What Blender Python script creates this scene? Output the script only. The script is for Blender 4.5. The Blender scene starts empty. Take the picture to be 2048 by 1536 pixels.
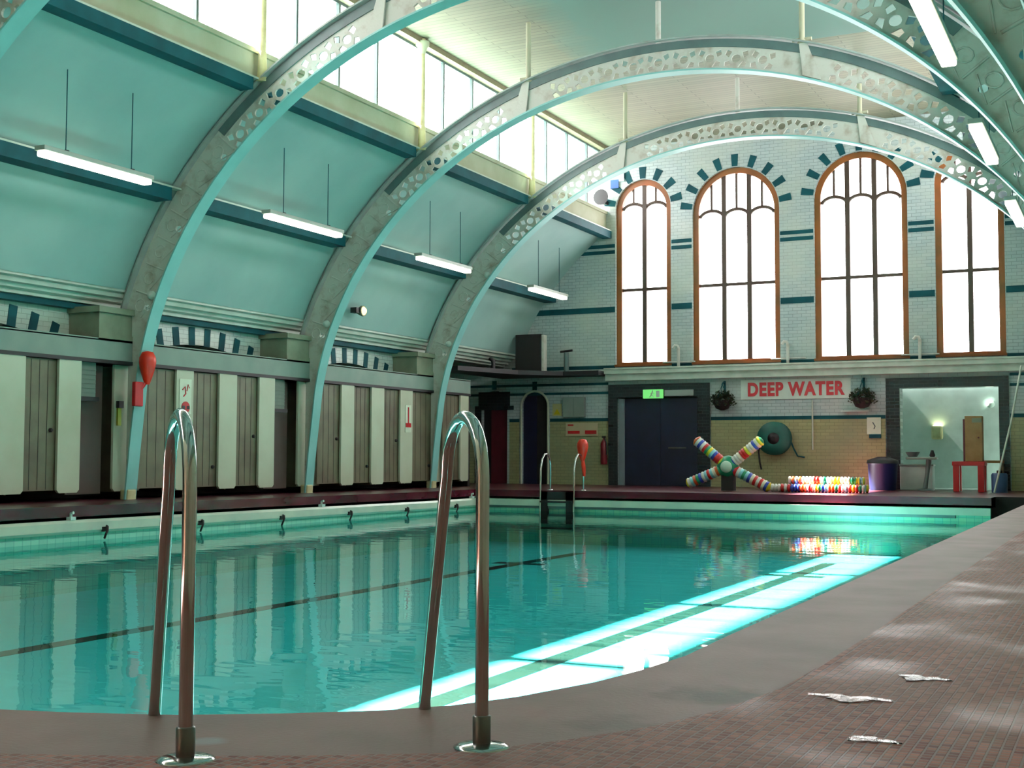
import bpy, bmesh, math, random
from mathutils import Vector, Matrix
random.seed(7)
S = bpy.context.scene
COL = S.collection
# ------------------------------------------------------------------ camera
H = 0.78
F_PX, YAW, PIT, ROLL = 2519.7, math.radians(26.231), math.radians(3.200), math.radians(0.170)
cd = bpy.data.cameras.new('camera'); cam = bpy.data.objects.new('camera', cd); COL.objects.link(cam)
cd.sensor_fit = 'HORIZONTAL'; cd.sensor_width = 36.0; cd.lens = 36.0*F_PX/2048.0
cd.clip_start = 0.05; cd.clip_end = 300
Fv = Vector((-math.sin(YAW)*math.cos(PIT), math.cos(YAW)*math.cos(PIT), math.sin(PIT)))
Rv = Vector((math.cos(YAW), math.sin(YAW), 0)); Uv = Rv.cross(Fv)
R2 = Rv*math.cos(ROLL)+Uv*math.sin(ROLL); U2 = -Rv*math.sin(ROLL)+Uv*math.cos(ROLL)
M = Matrix((R2, U2, -Fv)).transposed().to_4x4(); M.translation = Vector((0, 0, H))
cam.matrix_world = M
S.camera = cam
# ------------------------------------------------------------------ world, sun, exposure
S.view_settings.view_transform = 'Standard'; S.view_settings.look = 'None'
S.view_settings.gamma = 1.0; S.view_settings.use_curve_mapping = False
S.view_settings.exposure = 0.0
W = bpy.data.worlds.new('sky'); S.world = W; W.use_nodes = True
wn = W.node_tree; bg = wn.nodes['Background']
bg.inputs['Color'].default_value = (1.0, 0.925, 0.925, 1); bg.inputs['Strength'].default_value = 12.0
sd = bpy.data.lights.new('sun', 'SUN'); sd.energy = 230; sd.angle = math.radians(1.2); sd.color = (1.0, 0.97, 0.88)
so = bpy.data.objects.new('sun', sd); COL.objects.link(so)
so.rotation_euler = Vector((1.0, 0.0, -1.19)).to_track_quat('-Z', 'Y').to_euler()
so.location = (-30, 15, 30)
S.cycles.max_bounces = 10; S.cycles.diffuse_bounces = 5; S.cycles.glossy_bounces = 4
S.cycles.transmission_bounces = 4; S.cycles.transparent_max_bounces = 12
S.cycles.sample_clamp_indirect = 6.0; S.cycles.caustics_reflective = False; S.cycles.caustics_refractive = False
S.cycles.use_denoising = True

# ------------------------------------------------------------------ dimensions (metres, deck at z 0)
CX = -7.78                      # middle of the hall
YK = [6.04, 11.29, 16.53, 21.78, 27.03]     # iron arches
Y0, YE = -3.0, 32.27            # near and far walls
XL, XR = -14.0, -1.59           # long edges of the pool
YF = 26.5                       # far edge of the pool
ZW = -0.52                      # water
ZB = -1.26                      # pool bottom
XC = -15.55                     # front of the cubicles
def dz(y):                      # the side deck falls a little to the far end
    return -0.05*min(1, max(0, (y-14)/10.0))

# ------------------------------------------------------------------ materials
def srgb(c):
    return tuple((v/12.92 if v <= 0.04045 else ((v+0.055)/1.055)**2.4) for v in [x/255.0 for x in c])+(1,)
def mat(name, c, rough=0.5, metal=0.0, c2=None, scale=3.0, bump=0.0, bscale=40.0, spec=0.5, thr=(0.35, 0.7), coat=0.0):
    m = bpy.data.materials.new(name); m.use_nodes = True
    nt = m.node_tree; b = nt.nodes['Principled BSDF']
    b.inputs['Roughness'].default_value = rough; b.inputs['Metallic'].default_value = metal
    b.inputs['Specular IOR Level'].default_value = spec
    if coat: b.inputs['Coat Weight'].default_value = coat
    c = srgb(c); c2 = srgb(c2) if c2 else tuple(v*0.86 for v in c[:3])+(1,)
    tc = nt.nodes.new('ShaderNodeTexCoord'); nz = nt.nodes.new('ShaderNodeTexNoise')
    nz.inputs['Scale'].default_value = scale; nz.inputs['Detail'].default_value = 6
    nt.links.new(tc.outputs['Object'], nz.inputs['Vector'])
    rp = nt.nodes.new('ShaderNodeValToRGB')
    rp.color_ramp.elements[0].position = thr[0]; rp.color_ramp.elements[1].position = thr[1]
    rp.color_ramp.elements[0].color = c; rp.color_ramp.elements[1].color = c2
    nt.links.new(nz.outputs['Fac'], rp.inputs['Fac']); nt.links.new(rp.outputs['Color'], b.inputs['Base Color'])
    if bump:
        n2 = nt.nodes.new('ShaderNodeTexNoise'); n2.inputs['Scale'].default_value = bscale
        nt.links.new(tc.outputs['Object'], n2.inputs['Vector'])
        bp = nt.nodes.new('ShaderNodeBump'); bp.inputs['Strength'].default_value = bump; bp.inputs['Distance'].default_value = 0.01
        nt.links.new(n2.outputs['Fac'], bp.inputs['Height']); nt.links.new(bp.outputs['Normal'], b.inputs['Normal'])
    return m
def emis(name, c, s):
    m = bpy.data.materials.new(name); m.use_nodes = True; nt = m.node_tree
    b = nt.nodes['Principled BSDF']; b.inputs['Emission Color'].default_value = srgb(c); b.inputs['Emission Strength'].default_value = s
    b.inputs['Base Color'].default_value = srgb(c)
    return m
def tiles(name, c, c2, mortar, bw, bh, plane='XZ', msize=0.006, rough=0.25, offset=0.5, vary=None, vscale=0.8, bump=0.3, spec=0.5):
    m = bpy.data.materials.new(name); m.use_nodes = True; nt = m.node_tree; b = nt.nodes['Principled BSDF']
    b.inputs['Roughness'].default_value = rough; b.inputs['Specular IOR Level'].default_value = spec
    tc = nt.nodes.new('ShaderNodeTexCoord'); sp = nt.nodes.new('ShaderNodeSeparateXYZ'); cb = nt.nodes.new('ShaderNodeCombineXYZ')
    nt.links.new(tc.outputs['Object'], sp.inputs[0])
    nt.links.new(sp.outputs[plane[0]], cb.inputs[0]); nt.links.new(sp.outputs[plane[1]], cb.inputs[1])
    br = nt.nodes.new('ShaderNodeTexBrick'); br.offset = offset
    br.inputs['Scale'].default_value = 1.0; br.inputs['Brick Width'].default_value = bw; br.inputs['Row Height'].default_value = bh
    br.inputs['Mortar Size'].default_value = msize; br.inputs['Mortar Smooth'].default_value = 0.3
    br.inputs['Color1'].default_value = srgb(c); br.inputs['Color2'].default_value = srgb(c2); br.inputs['Mortar'].default_value = srgb(mortar)
    nt.links.new(cb.outputs[0], br.inputs['Vector'])
    out = br.outputs['Color']
    if vary:
        nz = nt.nodes.new('ShaderNodeTexNoise'); nz.inputs['Scale'].default_value = vscale; nz.inputs['Detail'].default_value = 5
        nt.links.new(tc.outputs['Object'], nz.inputs['Vector'])
        rp = nt.nodes.new('ShaderNodeValToRGB'); rp.color_ramp.elements[0].position = 0.42; rp.color_ramp.elements[1].position = 0.68
        nt.links.new(nz.outputs['Fac'], rp.inputs['Fac'])
        mx = nt.nodes.new('ShaderNodeMix'); mx.data_type = 'RGBA'; mx.blend_type = 'MIX'
        mt = nt.nodes.new('ShaderNodeMath'); mt.operation = 'MULTIPLY'; mt.inputs[1].default_value = 0.6
        nt.links.new(rp.outputs['Color'], mt.inputs[0]); nt.links.new(mt.outputs[0], mx.inputs['Factor'])
        nt.links.new(out, mx.inputs['A']); mx.inputs['B'].default_value = srgb(vary); out = mx.outputs['Result']
    nt.links.new(out, b.inputs['Base Color'])
    if bump:
        bp = nt.nodes.new('ShaderNodeBump'); bp.inputs['Strength'].default_value = bump; bp.inputs['Distance'].default_value = 0.004; bp.invert = True
        nt.links.new(br.outputs['Fac'], bp.inputs['Height']); nt.links.new(bp.outputs['Normal'], b.inputs['Normal'])
    return m

m_teal = mat('vault_teal_paint', (118, 168, 164), 0.55, c2=(100, 150, 148), scale=0.7, bump=0.15, bscale=12)
m_vault = None
m_dteal = mat('dark_teal_paint', (12, 76, 84), 0.6, c2=(8, 58, 66), scale=2, spec=0.2)
m_flange = mat('pale_turquoise_paint', (134, 192, 188), 0.4, c2=(120, 176, 172), scale=1.5)
m_iron = mat('grey_painted_iron', (188, 190, 180), 0.5, c2=(156, 142, 126), scale=5, bump=0.3, bscale=30, thr=(0.5, 0.78))
m_irond = mat('dark_grey_iron', (88, 108, 106), 0.45, c2=(76, 92, 92))
m_ironm = mat('mid_grey_iron', (150, 162, 156), 0.5, c2=(132, 142, 136))
m_cream = mat('cream_plaster', (176, 180, 156), 0.7, c2=(160, 160, 132), scale=1.4, bump=0.2, bscale=15)
m_beam = mat('brown_buff_beam', (128, 118, 92), 0.6, c2=(108, 98, 74))
m_ypost = mat('yellowed_post_paint', (196, 196, 150), 0.5, c2=(160, 150, 110), scale=4)
m_white = mat('off_white_paint', (184, 192, 170), 0.45, c2=(172, 176, 152), scale=1.2)
m_mould = mat('pale_green_moulding', (196, 206, 194), 0.45, c2=(172, 186, 172), scale=3)
m_grey = mat('grey_fascia', (126, 142, 132), 0.6, c2=(112, 132, 124), scale=2)
m_pier = mat('buff_pier', (128, 134, 114), 0.7, c2=(112, 116, 96), scale=3, bump=0.4, bscale=14)
m_door = mat('brown_olive_door', (108, 102, 80), 0.45, c2=(90, 80, 64), scale=2.2)
m_black = mat('black_paint', (20, 20, 24), 0.5)
m_void = mat('void_shade_dark_parts', (26, 22, 22), 0.8)  # near-black: shade of hollow spaces painted in, also plain dark parts
m_navy = mat('navy_door_paint', (22, 26, 56), 0.45, c2=(18, 20, 44))
m_maroon = mat('maroon_paint', (96, 26, 40), 0.4, c2=(76, 20, 30))
m_wood = mat('orange_brown_timber', (150, 78, 26), 0.45, c2=(112, 68, 24), scale=1.6)
m_dwood = mat('dark_brown_glazing_bar', (70, 52, 40), 0.5)
m_reddeck = tiles('dark_red_quarry_tiles', (84, 30, 40), (66, 24, 32), (46, 20, 26), 0.15, 0.15, 'XY', offset=0, rough=0.3, bump=0.2)
m_nosing = mat('dark_red_glazed_nosing', (88, 24, 40), 0.2, c2=(58, 16, 26), scale=1.5)
m_wall = tiles('pale_blue_glazed_brick', (176, 190, 190), (164, 180, 182), (130, 144, 142), 0.23, 0.085, 'XZ', vary=(186, 194, 180))
m_wallL = tiles('pale_blue_glazed_brick_side', (172, 192, 184), (160, 184, 178), (126, 144, 138), 0.23, 0.085, 'YZ', vary=(184, 196, 176))
m_dado = tiles('olive_cream_glazed_brick', (160, 158, 116), (150, 148, 108), (126, 124, 92), 0.23, 0.085, 'XZ', vary=(130, 142, 116))
m_room = mat('white_washed_store', (186, 206, 200), 0.6, c2=(170, 190, 184))
m_coping = mat('grey_brown_coping', (150, 112, 108), 0.55, c2=(126, 98, 92), spec=0.3, scale=2.2, bump=0.12, bscale=60)
def stain(m, spots, col):
    nt = m.node_tree; b = nt.nodes['Principled BSDF']; src = b.inputs['Base Color'].links[0].from_socket
    tc = nt.nodes.new('ShaderNodeTexCoord'); nz = nt.nodes.new('ShaderNodeTexNoise'); nz.inputs['Scale'].default_value = 9; nt.links.new(tc.outputs['Object'], nz.inputs['Vector'])
    for (x, y, r, k) in spots:
        d = nt.nodes.new('ShaderNodeVectorMath'); d.operation = 'DISTANCE'; d.inputs[1].default_value = (x, y, 0); nt.links.new(tc.outputs['Object'], d.inputs[0])
        a = nt.nodes.new('ShaderNodeMath'); a.operation = 'MULTIPLY_ADD'; a.inputs[1].default_value = r*1.6; nt.links.new(nz.outputs['Fac'], a.inputs[0]); nt.links.new(d.outputs['Value'], a.inputs[2])
        mr = nt.nodes.new('ShaderNodeMapRange'); mr.inputs['From Min'].default_value = r*1.2; mr.inputs['From Max'].default_value = r*2.1; mr.inputs['To Min'].default_value = k; mr.inputs['To Max'].default_value = 0
        nt.links.new(a.outputs[0], mr.inputs['Value'])
        mx = nt.nodes.new('ShaderNodeMix'); mx.data_type = 'RGBA'; nt.links.new(mr.outputs[0], mx.inputs['Factor']); nt.links.new(src, mx.inputs['A']); mx.inputs['B'].default_value = srgb(col); src = mx.outputs['Result']
    nt.links.new(src, b.inputs['Base Color'])
stain(m_coping, [(-1.22, 4.0, 0.16, 0.75), (-1.38, 3.45, 0.12, 0.4)], (62, 56, 40))
stain(m_coping, [(-2.27, 2.75, 0.045, 0.6)], (150, 152, 158))
m_chrome = mat('polished_steel', (205, 205, 205), 0.10, metal=1.0, c2=(190, 190, 190))
m_dchrome = mat('dull_steel', (120, 116, 114), 0.28, metal=1.0)
m_red = mat('red_paint', (196, 26, 30), 0.35, c2=(168, 20, 26))
m_orange = mat('orange_red_plastic', (226, 44, 14), 0.35, c2=(190, 30, 12))
m_trough = mat('pale_glazed_trough', (196, 206, 186), 0.25, c2=(176, 190, 176), scale=2)
m_pooltile = tiles('aqua_pool_wall_tile', (150, 214, 192), (138, 204, 184), (120, 180, 166), 0.15, 0.15, 'YZ', offset=0, bump=0)
m_pooltileX = tiles('aqua_pool_end_tile', (160, 212, 176), (140, 204, 184), (120, 180, 166), 0.15, 0.15, 'XZ', offset=0, bump=0)
m_bottom = mat('aqua_pool_floor', (184, 236, 234), 0.6, c2=(172, 230, 228), scale=0.5)
m_lane = mat('olive_brown_lane_tile', (62, 26, 4), 0.5)
m_led = emis('fluorescent_diffuser', (255, 252, 225), 7.0)
m_case = mat('fitting_case', (150, 160, 150), 0.4)
m_green = mat('green_hose', (22, 92, 82), 0.5, c2=(14, 70, 64))
m_leaf = mat('dark_foliage', (44, 66, 36), 0.7, c2=(24, 36, 26), scale=20, bump=0.5)
m_blue = mat('navy_blue_plastic', (16, 32, 82), 0.45)
m_bin = m_blue
m_wood2 = mat('tan_board', (158, 122, 74), 0.55, c2=(134, 98, 54), scale=5)
m_notice = mat('notice_paper', (206, 218, 196), 0.6)
m_greenlit = emis('exit_sign_green', (110, 205, 110), 0.9)
m_glasswhite = mat('sign_white', (205, 222, 212), 0.5)

def mosaic():
    m = tiles('brown_red_floor_mosaic', (184, 108, 94), (118, 52, 44), (156, 122, 118), 0.030, 0.030, 'XY', msize=0.004, rough=0.35, offset=0.0, vary=(150, 110, 104), vscale=0.9, bump=1.0)
    nt = m.node_tree; b = nt.nodes['Principled BSDF']
    tc = nt.nodes.new('ShaderNodeTexCoord'); nz = nt.nodes.new('ShaderNodeTexNoise'); nz.inputs['Scale'].default_value = 1.7; nz.inputs['Detail'].default_value = 3
    nt.links.new(tc.outputs['Object'], nz.inputs['Vector'])
    mr = nt.nodes.new('ShaderNodeMapRange'); mr.inputs['From Min'].default_value = 0.5; mr.inputs['From Max'].default_value = 0.75; b.inputs['Specular IOR Level'].default_value = 0.3
    mr.inputs['To Min'].default_value = 0.62; mr.inputs['To Max'].default_value = 0.34
    nt.links.new(nz.outputs['Fac'], mr.inputs['Value']); nt.links.new(mr.outputs[0], b.inputs['Roughness'])
    return m
m_mosaic = mosaic()

def glass():
    m = bpy.data.materials.new('window_glass'); m.use_nodes = True; nt = m.node_tree
    for n in list(nt.nodes):
        if n.type == 'BSDF_PRINCIPLED': nt.nodes.remove(n)
    o = nt.nodes['Material Output']; t = nt.nodes.new('ShaderNodeBsdfTransparent'); g = nt.nodes.new('ShaderNodeBsdfGlossy')
    t.inputs['Color'].default_value = (0.96, 0.98, 0.98, 1); g.inputs['Roughness'].default_value = 0.05
    x = nt.nodes.new('ShaderNodeMixShader'); x.inputs[0].default_value = 0.05
    nt.links.new(t.outputs[0], x.inputs[1]); nt.links.new(g.outputs[0], x.inputs[2]); nt.links.new(x.outputs[0], o.inputs['Surface'])
    return m
m_glass = glass()

def water():
    m = bpy.data.materials.new('pool_water'); m.use_nodes = True; nt = m.node_tree
    for n in list(nt.nodes):
        if n.type == 'BSDF_PRINCIPLED': nt.nodes.remove(n)
    o = nt.nodes['Material Output']; t = nt.nodes.new('ShaderNodeBsdfTransparent'); g = nt.nodes.new('ShaderNodeBsdfGlossy')
    t.inputs['Color'].default_value = (0.93, 1.0, 0.99, 1); g.inputs['Roughness'].default_value = 0.015
    tc = nt.nodes.new('ShaderNodeTexCoord'); n1 = nt.nodes.new('ShaderNodeTexNoise'); n1.inputs['Scale'].default_value = 2.6; n1.inputs['Detail'].default_value = 2
    mp = nt.nodes.new('ShaderNodeMapping'); mp.inputs['Scale'].default_value = (0.7, 1.4, 1)
    nt.links.new(tc.outputs['Object'], mp.inputs[0]); nt.links.new(mp.outputs[0], n1.inputs['Vector'])
    bp = nt.nodes.new('ShaderNodeBump'); bp.inputs['Strength'].default_value = 0.055; bp.inputs['Distance'].default_value = 0.05
    nt.links.new(n1.outputs['Fac'], bp.inputs['Height'])
    nt.links.new(bp.outputs['Normal'], g.inputs['Normal'])
    ge = nt.nodes.new('ShaderNodeNewGeometry'); vd = nt.nodes.new('ShaderNodeVectorMath'); vd.operation = 'DOT_PRODUCT'
    nt.links.new(ge.outputs['Incoming'], vd.inputs[0]); nt.links.new(bp.outputs['Normal'], vd.inputs[1])
    def mth(op, a_, b_=None):
        n_ = nt.nodes.new('ShaderNodeMath'); n_.operation = op
        for i_, v_ in enumerate((a_, b_)):
            if v_ is None: continue
            if isinstance(v_, (int, float)): n_.inputs[i_].default_value = v_
            else: nt.links.new(v_, n_.inputs[i_])
        return n_.outputs[0]
    om = mth('SUBTRACT', 1.0, mth('MINIMUM', mth('ABSOLUTE', vd.outputs['Value']), 1.0))
    sch = mth('ADD', mth('MULTIPLY', mth('POWER', om, 5.0), 0.98), 0.02)
    spz = nt.nodes.new('ShaderNodeSeparateXYZ'); nt.links.new(ge.outputs['Position'], spz.inputs[0])
    top = mth('GREATER_THAN', spz.outputs['Z'], ZW-0.003)      # only the surface itself reflects, not the wetted walls
    x = nt.nodes.new('ShaderNodeMixShader'); nt.links.new(mth('MULTIPLY', sch, top), x.inputs[0])
    nt.links.new(t.outputs[0], x.inputs[1]); nt.links.new(g.outputs[0], x.inputs[2]); nt.links.new(x.outputs[0], o.inputs['Surface'])
    # absorption grows with the slant path of the ray through the water
    ic = mth('MINIMUM', mth('DIVIDE', 1.0, mth('MAXIMUM', mth('ABSOLUTE', vd.outputs['Value']), 0.02)), 7.0)
    cc = nt.nodes.new('ShaderNodeCombineColor')
    for ch, base in zip((0, 1, 2), (0.76, 0.976, 0.978)):
        pw = mth('POWER', base, ic); mixed = mth('ADD', mth('MULTIPLY', pw, top), mth('SUBTRACT', 1.0, top)); nt.links.new(mixed, cc.inputs[ch])
    nt.links.new(cc.outputs[0], t.inputs['Color'])
    return m
m_water = water()

def vaultmat():
    m = bpy.data.materials.new('vault_board_paint'); m.use_nodes = True; nt = m.node_tree; b = nt.nodes['Principled BSDF']
    b.inputs['Roughness'].default_value = 0.55
    tc = nt.nodes.new('ShaderNodeTexCoord'); nz = nt.nodes.new('ShaderNodeTexNoise'); nz.inputs['Scale'].default_value = 0.8; nz.inputs['Detail'].default_value = 6
    nt.links.new(tc.outputs['Object'], nz.inputs['Vector'])
    rp = nt.nodes.new('ShaderNodeValToRGB'); rp.color_ramp.elements[0].color = srgb((146, 178, 172)); rp.color_ramp.elements[1].color = srgb((130, 164, 160))
    rp.color_ramp.elements[0].position = 0.35; rp.color_ramp.elements[1].position = 0.7
    nt.links.new(nz.outputs['Fac'], rp.inputs['Fac'])
    nt.links.new(rp.outputs['Color'], b.inputs['Base Color'])
    return m
m_vault = vaultmat()

def ceilmat():                  # buff along the edge, teal in the middle, boards across
    m = bpy.data.materials.new('ceiling_boards'); m.use_nodes = True; nt = m.node_tree; b = nt.nodes['Principled BSDF']
    b.inputs['Roughness'].default_value = 0.6
    tc = nt.nodes.new('ShaderNodeTexCoord'); sp = nt.nodes.new('ShaderNodeSeparateXYZ'); nt.links.new(tc.outputs['Object'], sp.inputs[0])
    nz = nt.nodes.new('ShaderNodeTexNoise'); nz.inputs['Scale'].default_value = 0.6; nz.inputs['Detail'].default_value = 5; nt.links.new(tc.outputs['Object'], nz.inputs['Vector'])
    ma = nt.nodes.new('ShaderNodeMath'); ma.operation = 'MULTIPLY_ADD'; ma.inputs[1].default_value = 1.8; nt.links.new(nz.outputs['Fac'], ma.inputs[0]); nt.links.new(sp.outputs['X'], ma.inputs[2])
    mr = nt.nodes.new('ShaderNodeMapRange'); mr.inputs['From Min'].default_value = -9.7; mr.inputs['From Max'].default_value = -8.9
    nt.links.new(ma.outputs[0], mr.inputs['Value'])
    lt = nt.nodes.new('ShaderNodeMath'); lt.operation = 'LESS_THAN'; lt.inputs[1].default_value = 25.4; nt.links.new(sp.outputs['Y'], lt.inputs[0])
    mu = nt.nodes.new('ShaderNodeMath'); mu.operation = 'MULTIPLY'; nt.links.new(mr.outputs[0], mu.inputs[0]); nt.links.new(lt.outputs[0], mu.inputs[1])
    cb = nt.nodes.new('ShaderNodeCombineXYZ'); nt.links.new(sp.outputs['X'], cb.inputs[0]); nt.links.new(sp.outputs['Y'], cb.inputs[1])
    br = nt.nodes.new('ShaderNodeTexBrick'); br.inputs['Scale'].default_value = 1; br.inputs['Brick Width'].default_value = 2.6; br.inputs['Row Height'].default_value = 0.16
    br.inputs['Mortar Size'].default_value = 0.01; br.inputs['Color1'].default_value = srgb((124, 122, 100)); br.inputs['Color2'].default_value = srgb((114, 112, 92)); br.inputs['Mortar'].default_value = srgb((88, 86, 68))
    nt.links.new(cb.outputs[0], br.inputs['Vector'])
    mx = nt.nodes.new('ShaderNodeMix'); mx.data_type = 'RGBA'; nt.links.new(mu.outputs[0], mx.inputs['Factor'])
    nt.links.new(br.outputs['Color'], mx.inputs['A']); mx.inputs['B'].default_value = srgb((88, 120, 110))
    nt.links.new(mx.outputs['Result'], b.inputs['Base Color'])
    return m
m_ceil = ceilmat()

def floatmat():                 # coloured plastic discs, a new colour every few centimetres of the object's own x
    m = bpy.data.materials.new('coloured_lane_floats'); m.use_nodes = True; nt = m.node_tree; b = nt.nodes['Principled BSDF']; b.inputs['Roughness'].default_value = 0.35
    tc = nt.nodes.new('ShaderNodeTexCoord'); sp = nt.nodes.new('ShaderNodeSeparateXYZ'); nt.links.new(tc.outputs['Object'], sp.inputs[0])
    mu = nt.nodes.new('ShaderNodeMath'); mu.operation = 'MULTIPLY'; mu.inputs[1].default_value = 14.0; nt.links.new(sp.outputs['X'], mu.inputs[0])
    oi = nt.nodes.new('ShaderNodeObjectInfo'); rm = nt.nodes.new('ShaderNodeMath'); rm.operation = 'MULTIPLY_ADD'; rm.inputs[1].default_value = 500.0; nt.links.new(oi.outputs['Random'], rm.inputs[0]); nt.links.new(mu.outputs[0], rm.inputs[2])
    fl = nt.nodes.new('ShaderNodeMath'); fl.operation = 'FLOOR'; nt.links.new(rm.outputs[0], fl.inputs[0])
    wn_ = nt.nodes.new('ShaderNodeTexWhiteNoise'); wn_.noise_dimensions = '1D'; nt.links.new(fl.outputs[0], wn_.inputs['W'])
    rp = nt.nodes.new('ShaderNodeValToRGB'); cr = rp.color_ramp; cr.interpolation = 'CONSTANT'
    cols = [(206, 206, 196), (196, 30, 26), (214, 196, 40), (206, 206, 196), (26, 128, 86), (40, 64, 160), (222, 216, 190), (200, 80, 30), (130, 196, 204)]
    cr.elements[0].color = srgb(cols[0]); cr.elements[1].position = 1/9; cr.elements[1].color = srgb(cols[1])
    for i in range(2, 9):
        e = cr.elements.new(i/9.0); e.color = srgb(cols[i])
    nt.links.new(wn_.outputs['Value'], rp.inputs['Fac']); nt.links.new(rp.outputs['Color'], b.inputs['Base Color'])
    return m
m_float = floatmat()

# ------------------------------------------------------------------ helpers
def tag(o, label=None, cat=None, group=None, kind=None):
    if label: o['label'] = label
    if cat: o['category'] = cat
    if group: o['group'] = group
    if kind: o['kind'] = kind
    return o
def empty(name, loc=(0, 0, 0), rz=0.0):
    o = bpy.data.objects.new(name, None); COL.objects.link(o); o.location = loc; o.rotation_euler[2] = rz; o.empty_display_size = 0.2
    return o
class MB:
    def __init__(s): s.v = []; s.f = []; s.m = []; s.sm = []
    def add(s, vs, fs, mi=0, smooth=False):
        o = len(s.v); s.v += [tuple(v) for v in vs]
        for f in fs: s.f.append(tuple(i+o for i in f)); s.m.append(mi); s.sm.append(smooth)
        return s
    def box(s, x0, x1, y0, y1, z0, z1, mi=0):
        vs = [(x, y, z) for x in (x0, x1) for y in (y0, y1) for z in (z0, z1)]
        return s.add(vs, [(0, 1, 3, 2), (4, 6, 7, 5), (0, 4, 5, 1), (2, 3, 7, 6), (0, 2, 6, 4), (1, 5, 7, 3)], mi)
    def tube(s, pts, r, n=12, mi=0, cap=True):
        pts = [Vector(p) for p in pts]; rs = r if isinstance(r, (list, tuple)) else [r]*len(pts)
        vs = []; fs = []; up = Vector((0.13, 0.21, 0.97)).normalized(); prev = None
        for i, p in enumerate(pts):
            a = pts[max(i-1, 0)]; b = pts[min(i+1, len(pts)-1)]; t = (b-a).normalized()
            if prev is None:
                u = t.cross(up if abs(t.dot(up)) < 0.95 else Vector((1, 0, 0))).normalized()
            else: u = (prev-t*prev.dot(t)).normalized()
            prev = u; w = t.cross(u)
            for k in range(n):
                an = 2*math.pi*k/n; vs.append(p+(u*math.cos(an)+w*math.sin(an))*rs[i])
        for i in range(len(pts)-1):
            for k in range(n):
                k2 = (k+1) % n; fs.append((i*n+k, i*n+k2, (i+1)*n+k2, (i+1)*n+k))
        s.add(vs, fs, mi, True)
        if cap:
            s.add(vs[:n], [tuple(range(n))[::-1]], mi); s.add(vs[-n:], [tuple(range(n))], mi)
        return s
    def lathe(s, prof, c=(0, 0, 0), axis='Z', n=24, mi=0, smooth=True):
        vs = []; fs = []
        for r, h in prof:
            for k in range(n):
                a = 2*math.pi*k/n; p = (r*math.cos(a), r*math.sin(a), h)
                if axis == 'Y': p = (p[0], -p[2], p[1])
                if axis == 'X': p = (p[2], p[0], p[1])
                vs.append((p[0]+c[0], p[1]+c[1], p[2]+c[2]))
        for i in range(len(prof)-1):
            for k in range(n):
                k2 = (k+1) % n; fs.append((i*n+k, i*n+k2, (i+1)*n+k2, (i+1)*n+k))
        s.add(vs, fs, mi, smooth)
        s.add(vs[:n], [tuple(range(n))[::-1]], mi); s.add(vs[-n:], [tuple(range(n))], mi)
        return s
    def quadstrip(s, A, B, mi=0, smooth=False):
        n = len(A); return s.add(list(A)+list(B), [(i, i+1, n+i+1, n+i) for i in range(n-1)], mi, smooth)
    def sweep(s, sec, ys, mi=0, smooth=False):       # section of (x,z) swept along y with z offset by ys [(y,dz)]
        n = len(sec); vs = []; fs = []
        for y, d in ys:
            for x, z in sec: vs.append((x, y, z+d))
        for j in range(len(ys)-1):
            for i in range(n):
                i2 = (i+1) % n; fs.append((j*n+i, j*n+i2, (j+1)*n+i2, (j+1)*n+i))
        s.add(vs, fs, mi, smooth); s.add(vs[:n], [tuple(range(n))], mi); s.add(vs[-n:], [tuple(range(n))[::-1]], mi)
        return s
    def mesh(s, o):                                    # append a bpy mesh
        s.add([tuple(v.co) for v in o.vertices], [tuple(p.vertices) for p in o.polygons]); return s
    def build(s, name, mats, parent=None, loc=None, bevel=0.0):
        me = bpy.data.meshes.new(name); me.from_pydata(s.v, [], s.f)
        mats = mats if isinstance(mats, (list, tuple)) else [mats]
        for m in mats: me.materials.append(m)
        me.polygons.foreach_set('material_index', s.m); me.polygons.foreach_set('use_smooth', s.sm)
        bm = bmesh.new(); bm.from_mesh(me)
        if not any(s.sm) or True: bmesh.ops.recalc_face_normals(bm, faces=bm.faces)
        bm.to_mesh(me); bm.free(); me.update()
        o = bpy.data.objects.new(name, me); COL.objects.link(o)
        if parent: o.parent = parent
        if loc: o.location = loc
        if bevel:
            b = o.modifiers.new('b', 'BEVEL'); b.width = bevel; b.segments = 2; b.limit_method = 'ANGLE'
        return o
def struct(o, label=None): o['kind'] = 'structure'; return o
def plate_geo(outer, holes, thick, plane='XZ', at=0.0):
    """filled outline with holes, extruded; returns vertex and face lists"""
    cu = bpy.data.curves.new('tmp', 'CURVE'); cu.dimensions = '2D'; cu.fill_mode = 'BOTH'; cu.extrude = thick/2.0
    for loop in [outer]+list(holes):
        sp = cu.splines.new('POLY'); sp.points.add(len(loop)-1); sp.use_cyclic_u = True
        for i, (a, b) in enumerate(loop): sp.points[i].co = (a, b, 0, 1)
    ob = bpy.data.objects.new('tmp', cu); COL.objects.link(ob)
    dg = bpy.context.evaluated_depsgraph_get(); dg.update(); me = bpy.data.meshes.new_from_object(ob.evaluated_get(dg))
    vs = []
    for v in me.vertices:
        a, b, c = v.co
        vs.append({'XZ': (a, at-c, b), 'XY': (a, b, at+c), 'YZ': (at+c, a, b)}[plane])
    fs = [tuple(p.vertices) for p in me.polygons]
    bpy.data.objects.remove(ob); bpy.data.curves.remove(cu); bpy.data.meshes.remove(me)
    return vs, fs
def copy_tree(o, parent=None):
    c = o.copy(); COL.objects.link(c)
    if parent: c.parent = parent
    for ch in o.children: copy_tree(ch, c)
    return c
def arcpts(cx, cz, r, a0, a1, n=16):
    return [(cx+r*math.cos(math.radians(a0+(a1-a0)*i/n)), cz+r*math.sin(math.radians(a0+(a1-a0)*i/n))) for i in range(n+1)]
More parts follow.
